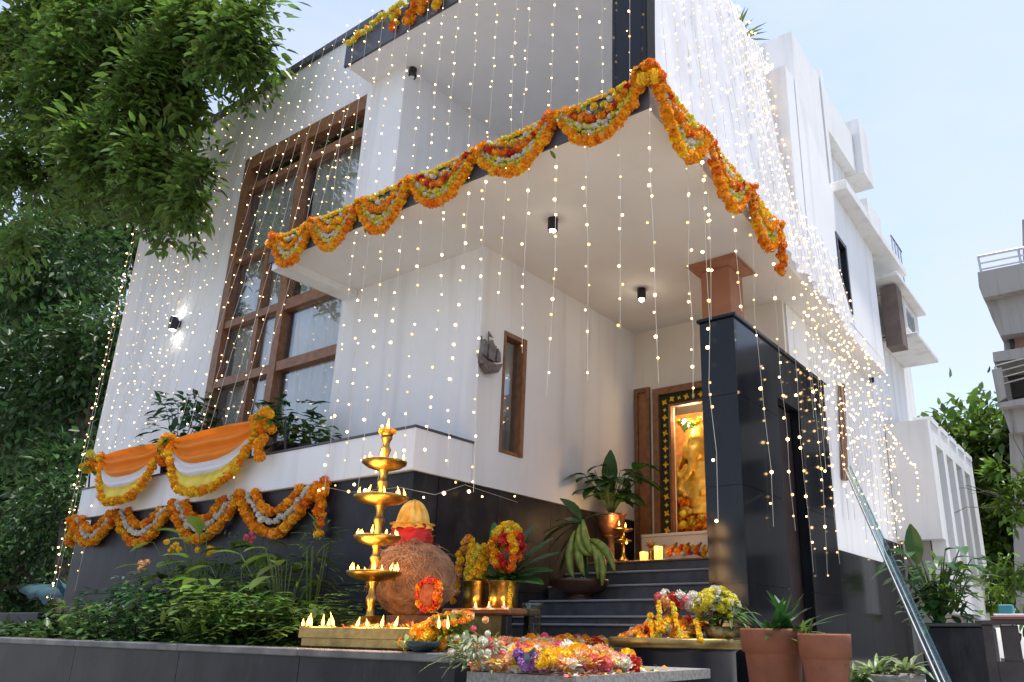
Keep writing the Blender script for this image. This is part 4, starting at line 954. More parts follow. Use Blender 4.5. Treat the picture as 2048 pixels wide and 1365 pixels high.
q = PY(575, 880, 4.95); potted('ledge_plant', 'leafy plant on the ledge in front of the timber window', (q.x, 4.95, ZL + .019), .14, .2, DP, lambda f, s, b: (bush(f, b, 90, .34, .5, (.14, .22), (.06, .09), rp_)), GLOSSY)
q = PY(625, 880, 5.0); potted('ledge_plant', 'small trailing plant on the ledge beside the pier wall', (q.x, 5.0, ZL + .019), .12, .14, DP, lambda f, s, b: (bush(f, b, 70, .34, .26, (.1, .17), (.05, .08), rp_)), LEAF)
# plant on the roof edge
q = PZ(1508, 90, ZR1 + .02); potted('roof_plant', 'small spiky plant peeping over the roof edge', (-3.2, q.y, ZR1), .12, .2, TERRA, lambda f, s, b: bladeplant(f, b, 22, (.3, .55), (.035, .05), .6, .5, rp_), LEAF)

# ------------------------------------------------------------------ brass tower lamp
YLMP = 3.5; c = PY(738, 1250, YLMP); c.z = ZP - .03
def zz(py): return PY(738, py, YLMP).z
lamp = thing('brass_oil_lamp', c, 'tall brass oil lamp tower with four tiers of burning wicks', 'oil lamp')
s = MB(); s.smooth = True
z0 = c.z
s.lathe([(0, 0), (.27, 0), (.275, .03), (.25, .05), (.235, .09), (.2, .115), (.165, .13), (.15, .16), (.1, .19), (.06, .22), (0, .22)], (c.x, c.y, z0), 36); s.build('base', BRASS, lamp)
def stem_prof(za, zb):
    h = zb - za
    return [(.0, za), (.05, za), (.052, za + .04 * h), (.032, za + .12 * h), (.03, za + .3 * h), (.042, za + .42 * h), (.046, za + .5 * h), (.04, za + .56 * h), (.028, za + .62 * h), (.03, za + .78 * h), (.045, za + .9 * h), (.05, za + .97 * h), (0, zb)]
trays = [(1148, .178), (1078, .155), (1000, .182), (932, .152)]
cx_ = [PY(px, 1100, YLMP).x for px in (728, 730, 738, 743)]
zl = [z0 + .2] + [zz(p) for p, r in trays] + [zz(880)]
for i in range(5):
    s = MB(); s.smooth = True; s.lathe(stem_prof(zl[i] + (.0 if i else 0), zl[i + 1] - (.03 if i < 4 else 0)), (c.x, c.y, 0), 20); s.v = [(c.x + (x_ - c.x) * .8, c.y + (y_ - c.y) * .8, z_) for x_, y_, z_ in s.v]; s.build('stem', BRASS, lamp)
fl = MB()
def flame_mesh():
    s = MB(); s.smooth = True; s.lathe([(0, 0), (.35, .12), (.5, .32), (.42, .55), (.2, .8), (0, 1.15)], (0, 0, 0), 8); return s.mesh('flame', FLAME)
FLM = flame_mesh()
for i, (py, r) in enumerate(trays):
    z = zl[i + 1]
    s = MB(); s.smooth = True; s.lathe([(0, -.05), (.05, -.05), (r * .75, -.028), (r * .97, -.005), (r, .012), (r * .97, .014), (r * .9, .004), (r * .5, -.012), (0, -.014)], (c.x, c.y, z), 40)
    tr = s.build('tray', BRASS, lamp)
    for k in range(9):
        a = k * 2 * math.pi / 9 + i * .4
        p = Vector((c.x + math.cos(a) * r * .86, c.y + math.sin(a) * r * .86, z + .004))
        place('flame', FLM, tr, p + Vector((0, 0, .012)), (RNG.uniform(-.3, .3), RNG.uniform(-.3, .3), 0), (.016, .016, .04 * RNG.uniform(.6, 1.4)))
    lamp_light('flame_light', (c.x, c.y - .1, z + .09), 3.0, (1, .55, .2), .12, lamp)
s = MB(); s.smooth = True; s.lathe([(0, -.005), (.035, .0), (.05, .03), (.045, .035), (.02, .02), (0, .02)], (c.x, c.y, zz(880)), 16); s.build('top_cup', BRASS, lamp)
for k in range(7): flower(lamp, 'oyl'[k % 3], (c.x + math.cos(k * .9) * .045, c.y + math.sin(k * .9) * .045, zz(880) + .035), .022)
place('flame', FLM, lamp, (c.x, c.y, zz(880) + .035), (0, 0, 0), (.022, .022, .085))
# brass trough with burning wicks
a = PY(604, 1298, 3.14); b = PY(822, 1300, 3.14); zt_ = PY(700, 1258, 3.14).z
tb = thing('brass_trough', (a.lerp(b, .5).x, 3.2, ZP), 'long aged brass trough with a row of burning wicks on the bed wall', 'oil lamp')
s = MB(); s.cbox((a.x, 3.12, ZP + .001), (b.x, 3.36, zt_), .012); s.cbox((a.x - .01, 3.108, zt_ - .055), (b.x + .01, 3.119, zt_ + .008), .003); s.build('box', OLDBRASS, tb)
for k, (px, hs) in enumerate(((606, .8), (614, 1.3), (622, 1.5), (645, 1.2), (657, .9), (668, 1.4), (714, 1.2), (736, 1.2), (763, 1.3), (790, 1.4))):
    p = PY(px, 1250, 3.17)
    s = MB(); s.smooth = True; s.lathe([(0, 0), (.016, 0), (.024, .014), (.02, .014), (0, .006)], (p.x, 3.17, zt_ + .001), 12); cu = s.build('wick_cup', BRASS, tb)
    place('flame', FLM, cu, (p.x, 3.17, zt_ + .01), (RNG.uniform(-.2, .2), RNG.uniform(-.35, .35), 0), (.019, .019, .045 * hs * RNG.uniform(.8, 1.3)))
for px in (615, 700, 780): lamp_light('flame_light', (PY(px, 1250, 3.1).x, 3.12, zt_ + .09), 3.2, (1, .55, .2), .06, tb)
me = leaves_mesh('petals', np.stack([NP.uniform(a.x + .25, b.x - .05, 90), NP.uniform(3.2, 3.34, 90), np.full(90, zt_ + .012)], 1), NP.normal(size=(90, 3)), np.tile([0, 0, 1.], (90, 1)), NP.uniform(.02, .045, 90), NP.uniform(.012, .025, 90), DEEP)
me.transform(Matrix.Translation(-wl(tb))); o = bpy.data.objects.new('petals', me); COL.objects.link(o); o.parent = tb; o['kind'] = 'stuff'

# ------------------------------------------------------------------ giant coconut pot with red cloth
YC = 3.95; cc = PY(829, 1158, YC); R = .285
co = thing('coconut_pot', (cc.x, YC, ZP), 'huge brown fibrous coconut pot with red cloth and golden top', 'pot')
HUSK = mat('coconut_husk', (.17, .075, .032), rough=.9, scale=9, col2=(.42, .22, .11), bump=1.0, bscale=34)
bm = bmesh.new(); bmesh.ops.create_icosphere(bm, subdivisions=5, radius=1)
for v in bm.verts:
    n_ = v.co.normalized(); k = 1 + .02 * math.sin(9 * n_.x + 4 * n_.z) * math.cos(7 * n_.y) + .01 * math.sin(23 * n_.z + 11 * n_.x)
    f_ = 1 - .06 * max(0, n_.z) ** 3
    v.co = Vector((n_.x * R * 1.03 * k, n_.y * R * k, n_.z * R * .94 * k * f_)) + cc
s = MB(); s.smooth = True; s.bm(bm); s.build('body', HUSK, co)
FIB = mat('husk_fibre', (.4, .2, .1), rough=.9, var=.3); s = MB()
rr = random.Random(3)
for k in range(420):
    a0 = rr.gauss(-.35, .6); e0 = rr.gauss(.55, .35); d = Vector((math.cos(e0) * math.cos(a0 - .9), math.cos(e0) * math.sin(a0 - .9), math.sin(e0)))
    p = cc + Vector((d.x * R * 1.03, d.y * R, d.z * R * .93)); t_ = Vector((rr.gauss(0, 1), rr.gauss(0, 1), rr.gauss(-.8, .6))); t_ = (t_ - d * t_.dot(d) * .8).normalized()
    Lf = rr.uniform(.06, .16); s.tube([p, p + t_ * Lf * .5 + d * .02, p + t_ * Lf + d * rr.uniform(0, .02)], [.0025, .002, .0008], 3, False)
fo_ = s.build('fibre', FIB, co); fo_['kind'] = 'stuff'
st_ = MB(); st_.smooth = True; st_.lathe([(0, 0), (.2, 0), (.2, .03), (.17, .05), (.17, cc.z - R * .94 + .05 - ZP), (0, cc.z - R * .94 + .05 - ZP)], (cc.x, YC, ZP - .03), 24); st_.build('stand', WOOD, co)
zt0 = PY(824, 1094, YC).z; ct = PY(823, 1075, YC)
s = MB(); s.smooth = True; n_, r_ = 40, 12
for j in range(r_ + 1):
    for i in range(n_ + 1):
        a0 = i / n_ * 2 * math.pi; v = j / r_
        rad = .128 + .02 * math.sin(v * math.pi) + .007 * math.sin(a0 * 3 + v * 22) + .005 * math.sin(a0 * 7 - v * 9)
        s.v.append((ct.x + rad * math.cos(a0), YC + rad * math.sin(a0), zt0 - .05 + v * .19 + .018 * math.sin(a0 * 2 + 1)))
s.grid(n_, r_); s.build('red_cloth', mat('red_cloth', (.55, .012, .008), rough=.6, var=.2, trans=.1), co)
TOP = mat('golden_petal_top', (.8, .40, .03), rough=.45, scale=14, col2=(.9, .66, .16), trans=.2)
s = MB(); s.smooth = True; n_, r_ = 72, 16
for j in range(r_ + 1):
    v = j / r_; prof_ = (1 - v ** 2.4) ** .55 * (.118 + .03 * max(0, .25 - v) * 4)
    for i in range(n_ + 1):
        a0 = i / n_ * 2 * math.pi; lobe = abs(math.sin(a0 * 5.5 + .25 * math.sin(v * 9))) ** .6
        rad = prof_ * (.84 + .2 * lobe); s.v.append((ct.x + rad * math.cos(a0), YC + rad * math.sin(a0), zt0 + .125 + .215 * v - .012 * (1 - lobe)))
s.grid(n_, r_)
for k in range(26):
    a0 = k * 2 * math.pi / 26; s.leaf((ct.x + math.cos(a0) * .11, YC + math.sin(a0) * .11, zt0 + .16), (math.cos(a0), math.sin(a0), -.6), (0, 0, 1), .06, .035, -.9, 4, .2)
s.build('golden_top', TOP, co)
lamp_light('flame_light', (c.x + .2, c.y - .12, zz(1100)), .9, (1, .55, .2), .1, lamp)

# ------------------------------------------------------------------ offerings beside the trough
# wreath
q = PY(858, 1190, 3.6); t = thing('flower_wreath', q, 'small red and orange flower wreath leaning on the coconut pot', 'wreath')
for k in range(34):
    a0 = k / 34 * 2 * math.pi; flower(t, 'drodor'[k % 6], q + Vector((math.cos(a0) * .088, RNG.gauss(0, .01), math.sin(a0) * .088)), .026)
s = MB(); s.smooth = True; s.lathe([(0, -.02), (.07, -.02), (.075, .0), (.0, .02)], (0, 0, 0), 18)
s.v = [tuple(q + Vector((x_, z_, y_))) for x_, y_, z_ in s.v]; s.build('backing', mat('dried_red_petals', (.16, .03, .012), rough=.8, scale=40, col2=(.35, .09, .02)), t)
# heap of marigolds and leaves with two wicks
q = PY(850, 1285, 3.18); q.z = ZP
t = thing('marigold_heap', q, 'heap of yellow and orange marigolds right of the brass trough', 'flowers')
for k in range(46):
    u, v = RNG.gauss(0, .07), RNG.random()
    flower(t, 'oyyo'[k % 4], Vector((q.x + u, q.y + RNG.uniform(-.05, .12), ZP + .03 + v * .13 * math.exp(-(u / .09) ** 2))), .036)
for px, hs in ((878, 1.2), (896, 1.2)): place('flame', FLM, t, PY(px, 1258, 3.12), (0, RNG.uniform(-.2, .2), 0), (.015, .015, .05 * hs))
q = PY(835, 1240, 3.35); t = thing('leaf_bundle', (q.x, q.y, ZP), 'bundle of broad green leaves behind the marigold heap', 'leaves')
s = MB(); bladeplant(s, (q.x + .03, 3.38, ZP + .02), 16, (.18, .3), (.05, .08), .9, .7, rp_); s.build('foliage', BLUEGREEN, t)
q = PY(900, 1250, 3.25); t = thing('leaf_bundle', (q.x, q.y, ZP), 'ring of green leaves with orange flowers beside the wreath', 'leaves')
s = MB(); bush(s, (q.x, 3.25, ZP), 90, .13, .2, (.05, .09), (.03, .045), rp_); s.build('foliage', LEAF3, t)
for k in range(16):
    a0 = k * .4; flower(t, 'oaod'[k % 4], (q.x + math.cos(a0) * .12, 3.25 + math.sin(a0) * .1, ZP + .17 + .03 * math.sin(a0)), .024)
q = PY(850, 1303, 3.06); t = thing('dark_bowl', (q.x, 3.06, ZP), 'small dark bowl on the edge of the bed wall', 'bowl')
s = MB(); s.smooth = True; s.lathe([(0, .002), (.04, .002), (.085, .03), (.1, .055), (.095, .055), (.07, .03), (0, .014)], (q.x, 3.04, ZP), 24); s.build('bowl', mat('dark_teal_glaze', (.012, .03, .035), rough=.2), t)
s = MB(); bladeplant(s, (q.x - .13, 3.05, ZP + .01), 9, (.08, .13), (.03, .04), 1.1, .4, rp_); s.build('loose_leaves', VARIEG, t)

# ---- low table with two brass vessels and flowers
yv = 4.75
zt2 = PY(960, 1218, yv).z
L0 = PY(918, 1218, yv).x; R0 = PY(1045, 1218, yv).x
t = thing('low_table', ((L0 + R0) / 2, yv, 0), 'low wooden offering table behind the flower carpet', 'table')
s = MB(); s.cbox((L0 - .03, yv - .17, zt2 - .05), (R0 + .02, yv + .2, zt2), .012); s.build('table_top', WOOD2, t)
for x_ in (L0 + .05, R0 - .05):
    for y_ in (yv - .12, yv + .15): s = MB(); s.cbox((x_ - .03, y_ - .03, 0), (x_ + .03, y_ + .03, zt2 - .051), .006); s.build('leg', BLACKM, t)
s = MB(); s.box((L0 + .081, yv - .13, .36), (R0 - .081, yv - .115, zt2 - .052)); s.build('apron', OLDBRASS, t)
ves = []
for (px0, px1, ptop, lab) in ((932, 970, 1163, 'narrow brass vessel holding a column of yellow flowers'), (984, 1030, 1164, 'wide brass vessel holding a mixed flower bouquet')):
    x0, x1 = PY(px0, 1190, yv).x, PY(px1, 1190, yv).x; zc = PY(px0, ptop, yv).z; r = (x1 - x0) / 2; q = Vector(((x0 + x1) / 2, yv, zt2))
    t = thing('brass_vessel', q, lab, 'vessel'); h = zc - zt2
    s = MB(); s.smooth = True; s.lathe([(0, .001), (r * .9, .001), (r, .012), (r * .97, h * .5), (r, h * .93), (r * 1.06, h * .97), (r * 1.06, h), (r * .95, h), (r * .93, h * .8), (0, h * .78)], q, 32); s.build('body', BRASS, t); ves.append((t, q, r, h))
t, q, r, h = ves[0]
for k in range(44):
    v = k / 44; flower(t, 'yyyl'[k % 4], q + Vector((math.cos(k * 2.4) * r * .8 * (1 - .35 * v), math.sin(k * 2.4) * r * .8 * (1 - .35 * v), h + v * .28)), .034)
for k in range(26):
    a0 = k / 26; p = q + Vector((-.08 - .16 * a0, -.02, h + .33 - .55 * (a0 - .15) ** 2 - .12 * a0)); flower(t, 'yoya'[k % 4], p + Vector((RNG.gauss(0, .012), RNG.gauss(0, .012), RNG.gauss(0, .012))), .032)
t, q, r, h = ves[1]
s = MB()
for (az, el, L_) in ((2.6, 1.0, .62), (2.2, .9, .55), (3.3, .5, .42), (.2, .55, .52), (-.3, .25, .45), (1.2, 1.1, .5), (.6, .8, .5), (3.0, .2, .4), (-.6, .0, .4), (3.8, .1, .38)):
    s.leaf(q + Vector((0, .03, h)), (math.cos(az) * math.cos(el), math.sin(az) * math.cos(el) * .4 + .15, math.sin(el) + .15), (0, -.4, 1), L_, .17, .45, 6, .2)
s.build('leaves', GLOSSY, t)
for k in range(78):
    d = Vector((RNG.gauss(0, 1), RNG.gauss(-.4, .7), RNG.gauss(.2, 1))).normalized(); p = q + Vector((.04 + d.x * .13, -.03 + d.y * .09, h + .26 + d.z * .17))
    flower(t, ('lyyl' if d.z > .5 else 'rydroro')[k % 4], p, .036)
for k in range(14): flower(t, 'yl'[k % 2], q + Vector((r * .95, -.05, h - .02 - k * .016)), .02)
s = MB(); bush(s, q + Vector((0, 0, h - .02)), 60, .09, .1, (.05, .08), (.03, .04), rp_); s.build('greens', LEAF3, t)
for px in (951, 978, 1008):
    p = PY(px, 1208, yv - .14); t = thing('tea_light', (p.x, yv - .14, zt2), {951: 'left tea light burning in front of the narrow vessel', 978: 'tea light burning between the two brass vessels', 1008: 'right tea light burning in front of the wide vessel'}[px], 'candle')
    s = MB(); s.lathe([(0, .001), (.018, .001), (.018, .014), (0, .014)], (p.x, yv - .14, zt2), 12); s.build('cup', WHITE, t); place('flame', FLM, t, (p.x, yv - .14, zt2 + .014), (0, 0, 0), (.012, .012, .032))
    lamp_light('flame_light', (p.x, yv - .16, zt2 + .05), .25, (1, .6, .25), .02, t)
p = PY(1064, 1260, 4.85); zj = PY(1064, 1206, 4.85).z; t = thing('glass_jar', (p.x, 4.85, 0), 'clear glass jar standing beside the low table', 'jar')
s = MB(); s.smooth = True; s.lathe([(0, .55 - .1), (.06, .45), (.068, .47), (.068, zj - .04), (.085, zj - .02), (.085, zj), (.08, zj), (.062, zj - .03), (.062, .48), (0, .48)], (p.x, 4.85, 0), 24); s.build('jar', CLEAR, t)
s = MB(); s.cbox((p.x - .09, 4.77, .3), (p.x + .09, 4.95, .449), .01); s.build('stone_block', STEP_STONE, t)

# ---- footed bowl with a hand of green bananas
yb3 = 6.4; q = PY(1158, 1160, yb3); zb0 = q.z; zf = .851
t = thing('banana_stand', (q.x, yb3, 0), 'green bananas and leaves over a brown footed bowl before the steps', 'fruit stand')
rb = (PY(1212, 1160, yb3).x - PY(1108, 1160, yb3).x) / 2 * .94
s = MB(); s.smooth = True; s.lathe([(0, zf), (.15, zf), (.15, zf + .02), (.11, zf + .04), (.13, zf + .06), (rb * .85, zb0 - .1), (rb, zb0 - .03), (rb * 1.02, zb0), (rb * .94, zb0), (rb * .7, zb0 - .06), (0, zb0 - .08)], (q.x, yb3, 0), 32); s.build('bowl', mat('brown_glazed_clay', (.07, .028, .014), rough=.35, var=.3, scale=8), t)
BAN = mat('green_banana', (.13, .2, .025), rough=.5, scale=16, col2=(.33, .36, .06))
def banana(p0, p1, p2, r=.03):
    s = MB(); s.smooth = True; pts = []; rs = []
    for i in range(9):
        u = i / 8; p = Vector(p0) * (1 - u) ** 2 + Vector(p1) * 2 * u * (1 - u) + Vector(p2) * u * u; pts.append(p); rs.append(r * (.35, .7, .95, 1.05, 1.08, 1.05, .95, .65, .25)[i])
    s.tube(pts, rs, 7); s.build('banana', BAN, t)
def q3(px, py, dy=0): return PY(px, py, yb3 - .08 + dy)
for (a0, a1, a2) in (((1150, 1062), (1128, 1120), (1148, 1158)), ((1158, 1060), (1150, 1110), (1168, 1152)), ((1160, 1050), (1150, 1100), (1182, 1112)), ((1166, 1040), (1168, 1085), (1186, 1112)), ((1180, 1080), (1215, 1085), (1230, 1146)), ((1182, 1088), (1200, 1105), (1196, 1158)), ((1184, 1090), (1212, 1110), (1204, 1172))):
    banana(q3(*a0), q3(*a1, -.06), q3(*a2, -.03), .036)
s = MB()
for (p_, d_, L_) in (((1160, 1050), (-1, -.2, .25), .42), ((1160, 1048), (-.8, .2, .5), .4), ((1165, 1045), (-.9, -.3, -.3), .45), ((1165, 1045), (.5, .2, .4), .3), ((1155, 1060), (-.8, -.2, -.7), .4), ((1160, 1055), (.2, -.2, -.9), .3), ((1158, 1045), (-1, .1, .05), .55), ((1162, 1040), (-.6, .1, .9), .4), ((1165, 1042), (.8, .3, .5), .35), ((1150, 1070), (-.9, .1, -1.2), .5)):
    s.leaf(q3(*p_, .05), d_, (0, -.3, 1), L_, .12, .7, 5, .2)
s.tube([q3(1172, 1160, .1), q3(1168, 1090, .08), q3(1162, 1040, .05)], [.03, .025, .018], 7); s.build('leaves', GLOSSY, t)
for k in range(12): flower(t, 'wpw'[k % 3], (q.x + RNG.uniform(-.12, .14), yb3 - .1 + RNG.gauss(0, .03), zb0 - .01), .022)

# ---- landing: plant in a copper pot, brass lamp, candles, altar offerings
yl2 = 7.35; q = PY(1222, 1120, yl2); q.z = 1.281
t = thing('landing_plant', q, 'broad leaved plant in a copper pot on a brass stand at the landing', 'plant')
zp0, zp1 = PY(1222, 1072, yl2).z, PY(1222, 1030, yl2).z
s = MB(); s.smooth = True; s.lathe([(0, 0), (.1, 0), (.1, .02), (.04, .05), (.035, zp0 - 1.281 - .03), (.1, zp0 - 1.281), (0, zp0 - 1.281)], q, 20); s.build('stand', WOOD, t)
s = MB(); s.smooth = True; hh = zp1 - zp0; s.lathe([(0, 0), (.1, 0), (.14, hh * .4), (.16, hh * .9), (.175, hh), (.15, hh), (.13, hh * .7), (0, hh * .7)], (q.x, yl2, zp0 + .001), 24); s.build('pot', COPPER, t)
f, st = MB(), MB(); rq = random.Random(12); stalkplant(f, st, (q.x, yl2, zp1 - .02), 42, (.12, .6), (.28, .42), (.13, .2), rq, .9, .8)
f.leaf((q.x, yl2, zp1 + .25), (.05, -.1, 1), (0, -1, .2), .48, .22, .1, 6, .25); f.build('foliage', GLOSSY, t); st.build('stem', STEM, t)
q = PY(1246, 1118, 7.22); q.z = 1.281; t = thing('brass_lamp', q, 'small two tier brass lamp glowing in front of the copper pot', 'oil lamp')
z1, z2 = PY(1246, 1084, 7.22).z - 1.281, PY(1246, 1062, 7.22).z - 1.281
s = MB(); s.smooth = True; s.lathe([(0, 0), (.075, 0), (.06, .02), (.025, .05), (.02, z1 - .02), (.09, z1), (.095, z1 + .015), (.03, z1 + .012), (.022, z2 - .02), (.1, z2), (.11, z2 + .018), (.1, z2 + .018), (.03, z2 + .006), (0, z2 + .006)], q, 24); s.build('body', BRASS, t)
for (px, py) in ((1238, 1046), (1251, 1050), (1243, 1082), (1253, 1083)): place('flame', FLM, t, PY(px, py + 6, 7.2), (0, 0, 0), (.018, .018, .05))
lamp_light('flame_light', (q.x, 7.05, 1.281 + z2 + .08), 2.2, (1, .6, .25), .06, t)
AMBER = mat('amber_glass', (.85, .4, .05), rough=.25, emis=(1, .45, .06), estr=1.6)
for (px, h, lab) in ((1288, .09, 'squat amber glass candle on the landing'), (1317, .14, 'taller amber glass candle on the landing')):
    p = PY(px, 1114, 7.25); t = thing('glass_candle', (p.x, 7.25, 1.281), lab, 'candle')
    s = MB(); s.smooth = True; s.lathe([(0, 0), (.042, 0), (.045, h), (.038, h), (.036, h * .6), (0, h * .6)], (p.x, 7.25, 1.281), 18); s.build('glass', AMBER, t); place('flame', FLM, t, (p.x, 7.25, 1.281 + h * .6), (0, 0, 0), (.014, .014, .045))
    lamp_light('flame_light', (p.x, 7.17, 1.281 + h + .04), .8, (1, .6, .25), .03, t)
p = PY(1302, 1096, 7.5); t = thing('brass_figurine', (p.x, 7.5, 1.281), 'small spiky brass ornament behind the candles', 'ornament')
s = MB(); s.smooth = True; s.lathe([(0, 0), (.05, 0), (.05, .03), (.02, .06), (.03, .12), (0, .16)], (p.x, 7.5, 1.281), 14); s.smooth = False
for k in range(14):
    a0 = k * 2.4; e = -.2 + k * .12; s.tube([(p.x, 7.5, 1.281 + .17), Vector((p.x, 7.5, 1.281 + .17)) + Vector((math.cos(a0) * math.cos(e), math.sin(a0) * math.cos(e), math.sin(e))) * .085], [.012, .002], 5)
s.build('body', BRASS, t)
t = thing('altar_offering', (-3.9, 7.6, 1.281), 'yellow bananas and flowers laid along the landing before the shrine', 'offering')
YB4 = mat('yellow_fruit', (.6, .4, .04), rough=.5, scale=6, col2=(.75, .55, .08))
for k in range(9):
    p = PY(1340 + k * 8, 1096 + (k % 3) * 4, 7.5); s = MB(); s.smooth = True
    s.tube([p + Vector((-.07, 0, .03)), p + Vector((-.02, -.02, -.015)), p + Vector((.05, -.02, .0)), p + Vector((.09, 0, .05))], [.012, .026, .026, .01], 7); s.build('banana', YB4 if k % 3 else WOOD2, t)
for k in range(22): flower(t, 'yodrw'[k % 5], PY(1335 + k * 3.6, 1102 + RNG.uniform(-8, 8), 7.45), .03)

# ---- seated golden idol in the shrine room
ix, iy, iz = -4.27, 8.62, 1.66
idol = thing('golden_idol', (ix, iy, iz), 'golden seated elephant headed idol with a pink crown arch in the lit shrine', 'idol')
GOLD = mat('gilded_clay', (.82, .5, .07), rough=.35, metal=.35, var=.3, scale=9, bump=.3, bscale=40)
s = MB(); s.ball((ix, iy, iz + .50), (.30, .24, .28), 2); s.ball((ix, iy, iz + .80), (.24, .18, .2), 2); s.ball((ix, iy - .05, iz + 1.08), (.17, .16, .17), 2)
s.ball((ix - .2, iy, iz + 1.1), (.12, .04, .14), 2); s.ball((ix + .2, iy, iz + 1.1), (.12, .04, .14), 2)
s.tube([(ix, iy - .17, iz + 1.06), (ix - .02, iy - .25, iz + .92), (ix - .06, iy - .28, iz + .78), (ix - .14, iy - .3, iz + .7), (ix - .19, iy - .3, iz + .74)], [.08, .07, .055, .045, .03], 10)
for sd in (-1, 1):
    s.tube([(ix + sd * .2, iy, iz + .88), (ix + sd * .38, iy - .08, iz + .72), (ix + sd * .36, iy - .22, iz + .92)], [.08, .065, .045], 8); s.ball((ix + sd * .36, iy - .24, iz + .97), (.05, .035, .065), 1)
    s.tube([(ix + sd * .22, iy - .04, iz + .82), (ix + sd * .32, iy - .16, iz + .56), (ix + sd * .14, iy - .3, iz + .5)], [.075, .06, .045], 8)
    s.tube([(ix + sd * .12, iy, iz + .34), (ix + sd * .42, iy - .16, iz + .34), (ix + sd * .1, iy - .32, iz + .3)], [.13, .12, .07], 8); s.ball((ix + sd * .05, iy - .34, iz + .29), (.09, .06, .05), 1)
s.lathe([(.16, 1.18), (.17, 1.22), (.12, 1.3), (.08, 1.38), (.03, 1.44), (0, 1.46)], (ix, iy - .03, iz), 14)
s.v = [(ix + (x_ - ix) * .72, iy + (y_ - iy) * .62, z_) for x_, y_, z_ in s.v]
o = s.build('figure', GOLD, idol); md = o.modifiers.new('remesh', 'REMESH'); md.mode = 'VOXEL'; md.voxel_size = .02; md.use_smooth_shade = True
s = MB(); s.smooth = True; s.lathe([(0, 0), (.22, 0), (.225, .08), (.2, .12), (.19, .2), (.21, .24), (0, .25)], (ix, iy + .02, iz + .001), 28); s.build('pedestal', BRASS, idol)
def arch(name, r0, r1, m, dy, th=.04, cz=.85):
    s = MB(); n_ = 36; vs = []
    for k in range(n_ + 1):
        a0 = -.5 + (math.pi + 1.0) * k / n_
        for r, y_ in ((r0, 0), (r1, 0), (r1, th), (r0, th)): vs.append((ix + math.cos(a0) * r, iy + dy + y_, iz + cz + math.sin(a0) * r * 1.05))
    s.add(vs, [(k * 4 + j, k * 4 + (j + 1) % 4, k * 4 + 4 + (j + 1) % 4, k * 4 + 4 + j) for k in range(n_) for j in range(4)]); s.build(name, m, idol)
arch('gold_arch', .0, .27, GOLD, .16); arch('rim', .26, .30, BRASS, .14, .05); arch('pink_arch', .30, .46, mat('pink_satin', (.75, .13, .12), rough=.5, var=.2), .24, .03)
for k in range(30): a0 = -.4 + k * .13; flower(idol, 'yodl'[k % 4], (ix + math.cos(a0) * .31, iy + .11, iz + .85 + math.sin(a0) * .33), .028)
s = MB(); s.box((-4.88, 8.84, 1.66), (-3.32, 8.88, 3.3)); s.build('backdrop', mat('gold_brocade', (.8, .5, .06), rough=.5, scale=14, col2=(.8, .16, .08)), idol)
for k in range(26): flower(idol, 'ordyol'[k % 6], (ix - .2 + RNG.gauss(0, .1), iy - .2 + RNG.gauss(0, .02), iz + .45 - abs(RNG.gauss(0, .12))), .04)
t = thing('shrine_flowers', (ix, 8.5, 1.66), 'heap of yellow fruit and red and orange flowers at the foot of the shrine', 'flowers')
for k in range(46): flower(t, 'ordoyl'[k % 6], (RNG.uniform(-4.45, -3.75), RNG.uniform(8.38, 8.44), 1.69 + RNG.random() * .2), .045)
s = MB(); s.smooth = True; s.ball((-4.39, 8.40, 1.93), .05, 2); s.ball((-4.39, 8.40, 1.80), .055, 2); s.build('lemon', mat('lemon_skin', (.8, .62, .03), rough=.4), t)
t = thing('shrine_bunting', (ix, 8.8, 3.1), 'leaf and flower bunting at the top of the shrine opening', 'garland')
for k in range(30): flower(t, 'loywl'[k % 5], (-4.44 + k * .025, 8.42, 3.1 - .08 * abs(math.sin(k * .5))), .03)
leaves_at(t, (-4.3, 8.4, 3.05), 6, .12, 0); leaves_at(t, (-4.4, 8.4, 3.08), 5, .12, 1)
bl_ = MB(); bl_.smooth = True; bl_.lathe([(0, 0), (.05, .02), (.06, .06), (.03, .1), (0, .1)], (-4.38, 8.5, 3.02), 14)
tag(bl_.build('shrine_lamp', LAMPGLOW, origin=(-4.38, 8.5, 3.02)), 'bright bulb glowing in the upper corner of the shrine', 'lamp')
lamp_light('lamp_light', (-4.2, 8.38, 3.12), 5.0, (1, .72, .38), .08); lamp_light('lamp_light', (-3.75, 8.38, 2.2), 3.4, (1, .6, .28), .08)

# ------------------------------------------------------------------ flower carpet on the low slab
SPECK = mat('speckled_stone', (.15, .14, .13), rough=.75, scale=50, col2=(.28, .265, .25), bump=.15)
ZF = .375
sl_ = MB(); sl_.box((-3.9, 3.262, 0), (-2.06, 4.10, ZF - .05)); sl_.box((-3.9, 4.101, 0), (-3.2, 5.88, ZF - .05)); sl_.box((-2.6, 2.9, 0), (-2.06, 3.261, ZF - .05))
slab = sl_.build('flower_slab', GRANITE_DULL, origin=(-2.6, 3.6, 0)); tag(slab, 'low stone slab strewn with flowers in the foreground', 'slab')
sl_ = MB(); sl_.box((-3.9, 3.262, ZF - .048), (-2.02, 4.13, ZF)); sl_.box((-3.9, 4.131, ZF - .048), (-3.18, 5.88, ZF)); sl_.box((-2.64, 2.86, ZF - .048), (-2.02, 3.261, ZF)); sl_.build('slab_top', SPECK, slab)
def mound(u, y):   # u: 0 left .. 1 right across the heap
    return (.035 + .10 * max(0, min(1, (y - 2.4) / 2.4))) * max(0, math.sin(math.pi * min(1, max(0, u * .9 + .08)))) ** .5
carpet = thing('flower_carpet', (-2.8, 3.8, ZF), 'long heap of mixed marigolds, roses and petals spread over the slab', 'flowers')
rc = random.Random(77); cnt = 0
